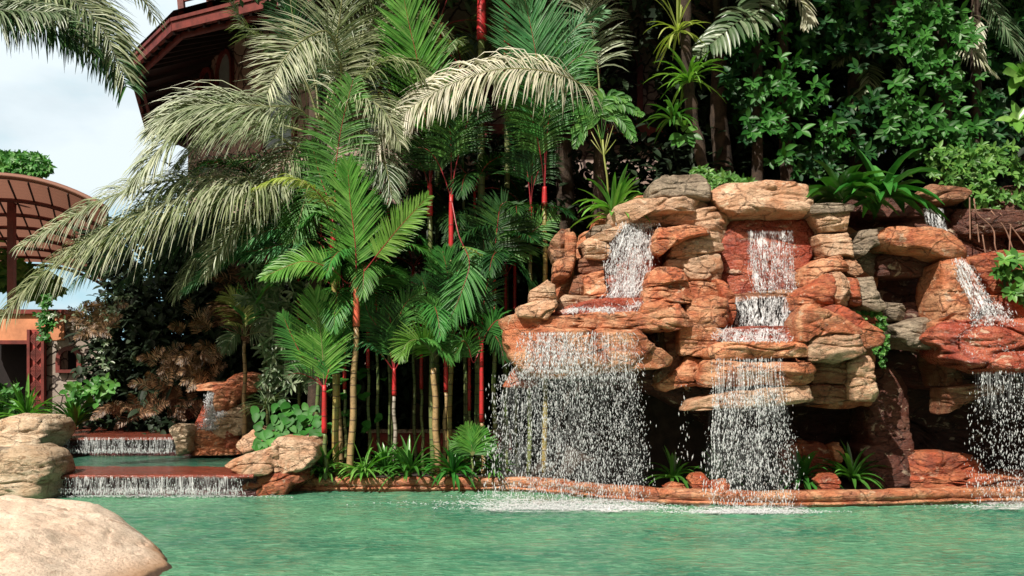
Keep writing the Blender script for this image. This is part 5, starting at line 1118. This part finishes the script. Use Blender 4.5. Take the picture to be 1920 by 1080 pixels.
# ---- generic plants
def leaves(mb, C, D, L, W, droop=.4, N=(0, -1, .3), prof='leaf', mi=0, fold=.2): strips(mb, C, D, L, W, droop, N, prof, fold, mi)
def rosette(label, px, py, d, n, L, W, mat, name='bromeliad', cat='plant', group=None, el=(.25, 1.35), droop=(.9, 1.9), prof='strap', front=.5):
    b = P(px, py, d); t = thing(name, b, label, cat, group); mb = MB()
    az = rg2.random(n)*2*math.pi; e = rg2.uniform(el[0], el[1], n)
    D_ = np.stack([np.cos(az)*np.cos(e), np.sin(az)*np.cos(e)*(1) - .15, np.sin(e)], 1)
    Nn = nrm(np.stack([-D_[:, 0]*D_[:, 2], -D_[:, 1]*D_[:, 2], 1-D_[:, 2]**2+.05], 1))
    strips(mb, np.array([tuple(b)]*n)+rg2.normal(0, .015, (n, 3)), D_, L*rg2.uniform(.75, 1.15, n), W*rg2.uniform(.8, 1.15, n), rg2.uniform(droop[0], droop[1], n)*np.cos(e)**.5, Nn, [.6, .85, 1, 1, .9, .6, .05] if prof == 'strap' else prof, .3)
    mb.build('leaves', M[mat], t); return t
G = 'bromeliads planted along the pool kerb'
for lab, px, py, d, n, L, W, mt in [
  ('leftmost kerb bromeliad beside the rounded tan boulder', 608, 898, 11.9, 34, .46, .024, 'l_strap'),
  ('light green narrow leaved bromeliad second along the kerb from the left', 682, 898, 11.85, 40, .40, .019, 'l_strap_lit'),
  ('dark bushy bromeliad third along the kerb from the left', 722, 893, 12.1, 34, .42, .022, 'l_strap'),
  ('glossy broad leaved bromeliad fourth along the kerb in front of the whitish palm stem', 768, 896, 11.9, 36, .46, .026, 'l_strap'),
  ('wide dark bromeliad fifth along the kerb below the seedling palm', 850, 897, 11.9, 38, .48, .024, 'l_strap'),
  ('small bromeliad just left of the wide curtain of drops', 925, 895, 11.9, 30, .32, .018, 'l_strap'),
  ('dark bromeliad between the wide curtain and the middle curtain', 1262, 908, 11.5, 26, .40, .022, 'l_strap'),
  ('bromeliad half hidden behind the middle curtain of water', 1352, 908, 11.4, 26, .36, .021, 'l_strap'),
  ('glossy green kerb bromeliad just right of the middle curtain', 1502, 912, 11.3, 26, .46, .027, 'l_strap'),
  ('rightmost kerb bromeliad in front of the maroon cave stones', 1598, 908, 11.3, 26, .44, .027, 'l_strap')]:
    rosette(lab, px, py-9, d+.28, n+8, L*1.2, W*1.1, mt, group=G)
rosette('large arching strap leaved plant on the left shoulder of the rocks', 1150, 408, 12.1, 40, .72, .036, 'l_strap_lit', 'strap_plant')
rosette('big broad leaved plant spilling over the rocks, left of its twin', 1575, 372, 11.95, 30, .80, .085, 'l_strap', 'broad_strap_plant', group='broad leaved plants on top of the rocks', prof='spear', el=(.1, 1.25), droop=(.9, 1.9))
rosette('big broad leaved plant with drooping tips above the cascade grotto gap', 1655, 366, 11.95, 32, .86, .090, 'l_strap', 'broad_strap_plant', group='broad leaved plants on top of the rocks', prof='spear', el=(-.1, 1.2), droop=(.9, 1.9))
rosette('green strap leaved clump beside the patterned red panel at the left', 50, 790, 15.5, 40, .75, .035, 'l_strap_lit', 'strap_clump', group='strap leaved clumps above the long pale boulder', el=(.4, 1.4))
rosette('dark strap leaved clump under the stone wall at the left', 140, 800, 15.5, 44, .70, .032, 'l_strap', 'strap_clump', group='strap leaved clumps above the long pale boulder', el=(.4, 1.4))
rosette('variegated grassy tuft between the fountain and the heart leaved plant', 500, 765, 13.0, 60, .42, .010, 'l_silver', 'grass_tuft', el=(.1, 1.2))
# perched plants on the epiphyte trunk
tk = thing('mossy_tree', P(1322, 350, 13.0), 'mossy leaning tree trunk carrying perched ferns and rosettes', 'tree')
mb = MB(); tp_ = catmull([P(1326, 380, 13), P(1316, 300, 13), P(1296, 210, 13), P(1288, 110, 13), P(1283, -10, 13), P(1280, -160, 13), P(1270, -330, 13.2)], 40)
mb.tube([p+Vector((noise.noise(p*6)*.03, 0, 0)) for p in tp_], [.085+.03*noise.noise(p*5+Vector((9, 0, 0))) for p in tp_], 12); mb.build('trunk', M['bark'], tk)
rosette('bright rosette perched high on the mossy leaning trunk', 1290, 152, 12.85, 38, .62, .024, 'l_strap_lit', 'perched_bromeliad', group='rosettes perched on the mossy trunk', el=(-.2, 1.2))
rosette('yellow green straggly rosette at the top of the mossy trunk', 1270, 60, 12.85, 30, .62, .018, 'l_yellow', 'perched_bromeliad', group='rosettes perched on the mossy trunk', el=(-.4, 1.5))
rosette('darker rosette lower on the mossy trunk', 1262, 222, 12.8, 26, .48, .026, 'l_strap', 'perched_bromeliad', group='rosettes perched on the mossy trunk', el=(-.2, 1.2))
ph = thing('philodendron', P(1284, 245, 12.75), 'pale broad leaved creeper hugging the mossy trunk', 'plant'); mb = MB()
a = np.linspace(-2.6, 2.6, 9); leaves(mb, np.array([tuple(P(1284, 250, 12.75))]*9)+rg2.normal(0, .03, (9, 3)), np.stack([np.sin(a), -.5+0*a, np.cos(a)*.6-.2], 1), rg2.uniform(.2, .32, 9), .065, .8, (0, -1, .3))
mb.build('leaves', M['l_shrub'], ph)
# papaya-like plant with compound leaves
pp = thing('cassava_plant', P(1140, 400, 12.6), 'thin yellow stemmed plant with drooping compound leaves above the strap plant', 'plant')
mb = MB(); mb.tube(PP([(1143, 400), (1138, 330), (1132, 290), (1130, 262)], 12.6), .014, 6)
for e in ((1105, 240), (1118, 225), (1150, 235), (1140, 250), (1108, 262), (1155, 262)): mb.tube(PP([(1132, 292), ((1132+e[0])/2, (e[1]+285)/2+4), e], 12.6), [.009, .007, .004], 5)
mb.build('stem', M['l_yellow'], pp)
mb = MB()
for pts in ([(1130, 262), (1120, 215), (1150, 190), (1205, 215)], [(1130, 262), (1105, 230), (1090, 240), (1078, 275)], [(1130, 262), (1140, 220), (1165, 225), (1190, 262)], [(1130, 262), (1128, 200), (1140, 180), (1180, 185)], [(1128, 265), (1100, 215), (1085, 205), (1090, 230)]):
    frond(mb, PP(pts, 12.6), .20, n=13, W=.030, droop=1.2, sweep=.5, u0=.3, rr=.006, prof='leaf', mi=0, mir=0)
mb.build('leaves', M['l_shrub'], pp)

# heart leaved plant
hp = thing('heart_leaf_plant', P(545, 815, 12.5), 'mound of large glossy heart shaped leaves behind the rounded tan boulder', 'plant'); mb = MB(); n = 120
hx = rg2.uniform(478, 605, n); hy = 745+rg2.random(n)**.8*85+np.abs(hx-540)*.25; hd = 12.75-(hy-745)/110*.6+rg2.normal(0, .05, n)
Bp = P_(hx, hy, hd); az = rg2.normal(-1.57, .8, n); D_ = np.stack([np.cos(az), np.sin(az)*.8, rg2.normal(-.35, .25, n)], 1)
leaves(mb, Bp, D_-np.array([0, 0, .45]), rg2.uniform(.10, .19, n), rg2.uniform(.045, .078, n), .6, (0, -.9, .4), [.35, .95, 1.0, .82, .5, .02], fold=.12)
n = 26; hx = rg2.uniform(610, 720, n); hy = rg2.uniform(690, 810, n); Bp = P_(hx, hy, 12.9); az = rg2.normal(-1.57, .8, n)
leaves(mb, Bp, np.stack([np.cos(az), np.sin(az)*.8, rg2.normal(-.35, .25, n)], 1), rg2.uniform(.12, .2, n), rg2.uniform(.05, .08, n), .6, (0, -.6, .8), [.35, .95, 1.0, .82, .5, .02], fold=.12)
mb.build('leaves', M['l_heart'], hp)

def whorls(mb, C, L, W, k=(4, 7), tilt=.5, droop=.5, sag=.35):
    for c in C:
        m_ = rnd.randint(*k); a0 = rnd.random()*6.28; az = a0+np.arange(m_)*2*np.pi/m_+rg2.normal(0, .2, m_)
        f = np.array([rnd.gauss(0, .35), -1, rnd.gauss(.35, .3)]); f /= np.linalg.norm(f); x = np.cross(f, [0, 0, 1.]); x /= np.linalg.norm(x); y = np.cross(x, f)
        D_ = x*np.cos(az)[:, None]+y*np.sin(az)[:, None]*.8+f*tilt-np.array([0, 0, sag])
        s = rnd.uniform(.7, 1.2); leaves(mb, np.array([c]*m_), D_, L*s*rg2.uniform(.85, 1.1, m_), W*s, droop, f)
def blob_pts(n, cx, cy, rx, ry, d, dd, shape=None):
    out = []
    while len(out) < n:
        u, v = rnd.uniform(-1, 1), rnd.uniform(-1, 1)
        if u*u+v*v < 1 and noise.noise(Vector((u*2.3+cx, v*2.3+cy, 0))) > -.22: out.append(tuple(P(cx+u*rx, cy+v*ry, d+rnd.uniform(-dd, dd))))
    return out
def leafy(name, label, cat, regions, L, W, mat, d, dd=.4, trunk=None, group=None, k=(4, 7), droop=.5):
    cx, cy = regions[0][1], regions[0][2]; t = thing(name, P(cx, cy+regions[0][4], d), label, cat, group); mb = MB()
    for n, x, y, rx, ry in regions: whorls(mb, blob_pts(n, x, y, rx, ry, d, dd), L, W, k, droop=droop)
    mb.build('leaves', M[mat], t)
    if trunk:
        mb = MB(); mb.tube(catmull(PP(trunk[0], d+.45), 24), list(np.linspace(trunk[1], trunk[1]*.7, 24)), 10); mb.build('trunk', M['bark'], t)
    return t
leafy('leafy_vine', 'lush climber of glossy pointed leaves draping the right tree trunk', 'vine', [(120, 1760, 150, 85, 170), (55, 1725, 60, 60, 70), (55, 1800, 270, 60, 60), (30, 1690, 210, 40, 60)], .175, .038, 'l_vine', 13.2, trunk=([(1765, 420), (1770, 200), (1760, 0), (1755, -200)], .13), k=(4, 6))
leafy('leafy_vine', 'sparser climber hanging in the dark right of the mossy trunk', 'vine', [(46, 1450, 215, 60, 90), (26, 1500, 150, 55, 60), (18, 1440, 60, 45, 45), (16, 1560, 250, 30, 30)], .18, .038, 'l_vine', 13.5, trunk=([(1480, 420), (1470, 200), (1465, 0), (1460, -200)], .11), k=(4, 6))
leafy('leafy_vine', 'dark climber knitting the gap between the two leafy trunks', 'vine', [(60, 1610, 60, 60, 70), (50, 1625, 230, 55, 60), (60, 1400, 160, 50, 110), (40, 1540, 60, 50, 60), (40, 1520, 300, 60, 30)], .19, .042, 'l_deep', 14.0, dd=.5, k=(4, 7))
leafy('leafy_vine', 'dark climber filling the top right corner behind the pale frond', 'vine', [(90, 1880, 60, 60, 80), (70, 1890, 200, 55, 90), (30, 1850, 250, 30, 40)], .19, .042, 'l_deep', 14.3, dd=.5, k=(4, 7))
leafy('leafy_shrub', 'bright green shrub spilling over the top right of the grotto', 'shrub', [(200, 1860, 330, 90, 62), (50, 1880, 400, 60, 40), (40, 1780, 310, 50, 35)], .115, .024, 'l_shrub', 12.7, dd=.3)
leafy('leafy_shrub', 'small yellow tinged shrub hanging at the right edge beside the grotto fall', 'shrub', [(26, 1905, 520, 38, 42), (10, 1910, 560, 20, 20)], .16, .036, 'l_shrub', 12.0, dd=.2)
leafy('ground_creeper', 'tiny leaved creeper trailing between the cascade and the grotto', 'creeper', [(120, 1628, 605, 34, 26), (50, 1650, 640, 16, 28), (14, 1655, 672, 6, 18)], .045, .016, 'l_shrub', 11.45, dd=.12, k=(3, 5))
leafy('leafy_weeds', 'low light green weeds growing between the two cap stones', 'plant', [(60, 1345, 338, 32, 14), (30, 1315, 330, 16, 16), (30, 1390, 345, 30, 10)], .10, .020, 'l_shrub', 12.4, dd=.25)
leafy('leafy_bush', 'fine light green bush at the far left above the long pale boulder', 'bush', [(90, 5, 755, 40, 32), (30, -30, 700, 30, 40)], .13, .03, 'l_shrub', 15.8, dd=.4)
leafy('spade_leaf_shrub', 'spray of pale green spade leaves over the dark strap clump at the left', 'shrub', [(40, 165, 738, 40, 20), (20, 190, 722, 28, 14)], .16, .05, 'l_shrub', 15.6, dd=.3, k=(2, 4))
leafy('silver_shrub', 'silvery small leaved shrub at the dark left middle under the coconut fronds', 'shrub', [(16, 150, 590, 60, 16), (12, 215, 570, 30, 25), (16, 200, 640, 18, 50)], .09, .02, 'l_silver', 15.6, dd=.3, k=(3, 5))
leafy('leafy_shrub', 'deep green narrow leaved shrub filling behind the small fountain', 'shrub', [(70, 540, 620, 45, 110), (40, 520, 690, 35, 60), (40, 500, 540, 50, 60)], .17, .022, 'l_silver', 13.4, dd=.3, k=(4, 7))
leafy('glossy_plant', 'large leaved plant cut by the right edge below the top corner', 'plant', [(5, 1915, 140, 14, 10), (4, 1918, 225, 12, 8)], .36, .08, 'l_strap_lit', 12.6, dd=.1, k=(3, 5))
def bronze(label, regs, mat, d, group='bronze leaved shrubs in the shade'):
    t = thing('bronze_shrub', P(regs[0][0], regs[0][1]+60, d), label, 'shrub', group); mb = MB()
    for x, y, rx, ry, n in regs:
        for i in range(n):
            a, b_ = rnd.uniform(-1, 1)*rx+x, rnd.uniform(-1, 1)*ry+y; ang = rnd.uniform(-.5, 3.6); l = rnd.uniform(28, 46); dd = rnd.uniform(-.35, .35)
            frond(mb, PP([(a, b_, dd), (a+math.cos(ang)*l*.5, b_-math.sin(ang)*l*.5-5, dd-.1), (a+math.cos(ang)*l, b_-math.sin(ang)*l+3, dd-.2)], d), .14, n=11, W=.0095, droop=.9, sweep=.5, u0=.05, rr=.005, prof='leaf', mi=0, mir=0)
    mb.build('leaves', M[mat], t)
bronze('big bronze leaved shrub beside the small fountain fall', [(340, 700, 62, 38, 34), (400, 660, 25, 50, 10), (365, 610, 18, 18, 6)], 'l_bronze', 14.9)
bronze('darker bronze shrub hanging over the stone pavilion wall', [(175, 615, 36, 20, 20), (210, 600, 40, 20, 8)], 'l_bronze', 15.8)
bronze('low bronze shrub behind the upper brick step', [(340, 765, 70, 18, 26), (240, 775, 50, 14, 14)], 'l_bronze', 15.6)
bronze('reddish feathery shrub behind the small straw stemmed palm', [(455, 590, 40, 40, 26), (440, 530, 40, 20, 8)], 'l_bronze', 14.7)
bronze('greyish green feathery shrub between fountain and red stemmed palms', [(560, 690, 50, 50, 50)], 'l_silver', 13.6, None)

leafy('leafy_bush', 'green bushes seen under the curved canopy at the left edge', 'bush', [(70, 20, 520, 60, 30), (40, -20, 480, 40, 40), (40, 80, 540, 40, 20)], .30, .07, 'l_shrub', 26, dd=1.5)
# hanging ivy on the pavilion
iv = thing('hanging_ivy', P(75, 760, 18.7), 'ivy rope hanging down the front of the ochre pavilion', 'ivy'); mb = MB(); C = []
for i in range(80): v = rnd.random(); C.append(tuple(P(90-6*v+rnd.gauss(0, 7), 555+85*v, 18.6+rnd.gauss(0, .08))))
whorls(mb, C, .10, .026, (3, 5)); mb.build('leaves', M['l_vine'], iv)
# aerial roots at the right
ar = thing('aerial_roots', P(1880, 400, 12.4), 'thin brown aerial roots trailing down the grotto wall at the right', 'roots')
for pts in ([(1826, 372), (1832, 400), (1862, 430), (1868, 470), (1900, 505)], [(1858, 395), (1885, 430), (1900, 470), (1915, 500)], [(1875, 400), (1900, 430), (1930, 470)], [(1818, 370), (1819, 450)], [(1832, 420), (1836, 455)], [(1895, 420), (1892, 480)], [(1842, 440), (1850, 490)]):
    mb = MB(); mb.tube(catmull(PP(pts, 12.25), 16), .010, 5); mb.build('root', M['root'], ar)

# upper right fronds of palms whose crowns rise above
def palm_above(label, x, ytop, d, fr, group='palms rising above the grotto'):
    b = Vector(((x-960)/F*d, d, hill_h((x-960)/F*d, d))); t = thing('feather_palm', b, label, 'palm tree', group); top = P(x, ytop, d)
    mb = MB(); mb.tube([b.lerp(top, k/10) for k in range(11)], list(np.linspace(.10, .07, 11)), 10); mb.build('trunk', M['bark'], t)
    for pts, Lf, k in fr:
        k = dict(k); m_ = k.pop('m'); mb = MB(); frond(mb, [top]+PP(pts, d), Lf, jit=.1, **k); mb.build('frond', [M[m_], M['rachis_d']], t)
palm_above('palm with wide grey green blades beside the mossy trunk', 1420, -60, 13.8, [
  ([(1425, -10, -.3), (1420, 25, -.5), (1385, 40, -.7), (1335, 80, -.8), (1290, 110, -.8)], .52, dict(m='l_silver', droop=1.2, n=20, W=.040, N=(0, -.8, .6), u0=.15, sweep=.2, rr=.014, prof='spear')),
  ([(1460, -30, -.3), (1490, -10, -.5), (1510, 20, -.6), (1512, 50, -.7)], .48, dict(m='l_cream', droop=1.2, n=20, W=.026, N=UP, u0=.1, sweep=.6, rr=.012)),
  ([(1460, -50, 0), (1480, -40, 0), (1460, 0, -.2), (1440, 30, -.2)], .40, dict(m='l_silver', droop=1.1, n=20, W=.022, N=UP, u0=.1, sweep=.4)),
  ([(1400, -100, 0), (1350, -90, 0), (1300, -40, 0)], .6, dict(m='l_olive', droop=1.0, n=40, W=.016, N=UP)),
  ([(1470, -90, 0), (1530, -60, 0), (1580, 10, 0)], .6, dict(m='l_deep', droop=1.0, n=40, W=.016, N=UP))])
palm_above('palm with one pale frond stroking down at the far right', 1830, -50, 13.9, [
  ([(1825, 20, -.4), (1820, 80, -.6), (1835, 110, -.7), (1865, 140, -.8)], .44, dict(m='l_cream', droop=1.2, n=26, W=.014, N=UP, u0=.45, sweep=.7)),
  ([(1860, 10, -.2), (1890, 60, -.4), (1915, 110, -.5)], .5, dict(m='l_silver', droop=1.0, n=40, W=.013, N=UP, u0=.2)),
  ([(1870, -40, 0), (1910, -10, 0), (1950, 40, 0)], .6, dict(m='l_green', droop=1.0, n=40, W=.013, N=UP, u0=.1)),
  ([(1790, -30, 0), (1750, 0, 0), (1720, 60, 0)], .6, dict(m='l_deep', droop=1.0, n=40, W=.013, N=UP, u0=.1))])
palm_above('shaded brownish palm between the two leafy climbers', 1615, 90, 14.6, [
  ([(1640, 95, -.3), (1670, 105, -.4), (1690, 130, -.5)], .45, dict(m='l_olive', droop=1.2, n=30, W=.018, N=UP, u0=.05)),
  ([(1590, 100, -.3), (1570, 120, -.4)], .4, dict(m='l_olive', droop=1.2, n=26, W=.018, N=UP, u0=.05)),
  ([(1630, 140, -.3), (1620, 175, -.4), (1600, 200, -.5)], .35, dict(m='l_olive', droop=.8, n=22, W=.018, N=FACE, u0=.2))])

# ---------------------------------------------------------------- shade trees: unseen crowns added above the frame to shade the background
def crown_tree(label, x, y, zt, cr, nl, tr=.16, ht=1.5, seed=0, vis=True):
    g0 = hill_h(x, y); t = thing('added_shade_tree', (x, y, g0-.1), label, 'tree', 'shade trees added behind the garden'); r = random.Random(seed); rr = np.random.default_rng(seed)
    mb = MB(); mb.tube([(x, y, g0-.1), (x+.05, y, g0+1.5), (x-.05, y, (g0+zt)/2), (x, y, zt)], [tr*1.3, tr, tr*.9, tr*.6], 10)
    for i in range(9): a = i*.7+r.random()*.4; e = (x+math.cos(a)*cr*.75, y+math.sin(a)*cr*.75, zt+ht*.5+r.random()*.5); mb.tube([(x, y, zt-.6-r.random()), ((x+e[0])/2, (y+e[1])/2, zt+.1), e], [tr*.45, tr*.3, tr*.12], 6)
    mb.build('trunk', M['bark'], t)
    n = nl; u = rr.normal(0, 1, (n, 3)); u = nrm(u)*(rr.random((n, 1))**.45); cl = rr.normal(0, .05, (n, 3))
    C = np.stack([x+(u[:, 0]+cl[:, 0])*cr, y+(u[:, 1]+cl[:, 1])*cr, zt+ht*.6+u[:, 2]*ht*.5+.25*np.sin(u[:, 0]*5+seed)], 1)
    D_ = rr.normal(0, 1, (n, 3)); mb = MB(); strips(mb, C, D_, rr.uniform(.16, .30, n), rr.uniform(.05, .085, n), .3, (0, 0, 1), [.2, 1, .8, .05], .15)
    mb.build('crown', M['l_canopy'], t)
for i, (lab, x, y, zt, cr) in enumerate([
  ('tall added shade tree whose dark trunk stands behind the palm thicket', -1.6, 15.4, 8.8, 3.3), ('tall added shade tree standing behind the tallest red shaft', .9, 14.6, 8.5, 3.0),
  ('tall added shade tree behind the cap stones of the cascade', 3.4, 14.4, 8.2, 3.0), ('tall added shade tree behind the broad leaved plants', 5.7, 14.6, 8.2, 3.0),
  ('tall added shade tree at the far right behind the bright shrub', 8.6, 14.8, 8.2, 3.2), ('tall added shade tree deep behind the coconut trunk', -3.6, 16.4, 8.8, 2.6)]):
    crown_tree(lab, x, y, zt, cr, 3600, seed=i+3)
# small far tree over the curved canopy
ft = thing('distant_tree', P(30, 420, 34), 'small feathery tree showing above the curved canopy', 'tree'); mb = MB(); mb.tube([P(30, 700, 34), P(32, 330, 34)], .12, 6); mb.build('trunk', M['bark'], ft)
mb = MB(); whorls(mb, blob_pts(620, 30, 314, 66, 27, 34, 2.0), .28, .05, (4, 6)); mb.build('crown', M['l_shrub'], ft)

# ---------------------------------------------------------------- dark undergrowth filling the shade
def thicket(name, boxes, L, W, mat, seed=1):
    rr = np.random.default_rng(seed); mb = MB()
    for n, x0, x1, y0, y1, z0, z1 in boxes:
        C = np.stack([rr.uniform(x0, x1, n), rr.uniform(y0, y1, n), rr.uniform(z0, z1, n)], 1)
        keep = np.array([noise.noise(Vector((c[0]*1.1, c[1]*1.1, c[2]*1.1))) > -.25-.5*(c[2] < z0+.6) for c in C]); C = C[keep]; m_ = len(C)
        D_ = np.stack([rr.normal(0, .8, m_), rr.normal(-.5, .5, m_), rr.normal(.0, .6, m_)], 1)
        strips(mb, C, D_, L*rr.uniform(.6, 1.3, m_), W*rr.uniform(.7, 1.2, m_), .7, (0, -.5, .8), 'leaf', .15)
    tag(mb.build(name, M[mat]), kind='stuff')
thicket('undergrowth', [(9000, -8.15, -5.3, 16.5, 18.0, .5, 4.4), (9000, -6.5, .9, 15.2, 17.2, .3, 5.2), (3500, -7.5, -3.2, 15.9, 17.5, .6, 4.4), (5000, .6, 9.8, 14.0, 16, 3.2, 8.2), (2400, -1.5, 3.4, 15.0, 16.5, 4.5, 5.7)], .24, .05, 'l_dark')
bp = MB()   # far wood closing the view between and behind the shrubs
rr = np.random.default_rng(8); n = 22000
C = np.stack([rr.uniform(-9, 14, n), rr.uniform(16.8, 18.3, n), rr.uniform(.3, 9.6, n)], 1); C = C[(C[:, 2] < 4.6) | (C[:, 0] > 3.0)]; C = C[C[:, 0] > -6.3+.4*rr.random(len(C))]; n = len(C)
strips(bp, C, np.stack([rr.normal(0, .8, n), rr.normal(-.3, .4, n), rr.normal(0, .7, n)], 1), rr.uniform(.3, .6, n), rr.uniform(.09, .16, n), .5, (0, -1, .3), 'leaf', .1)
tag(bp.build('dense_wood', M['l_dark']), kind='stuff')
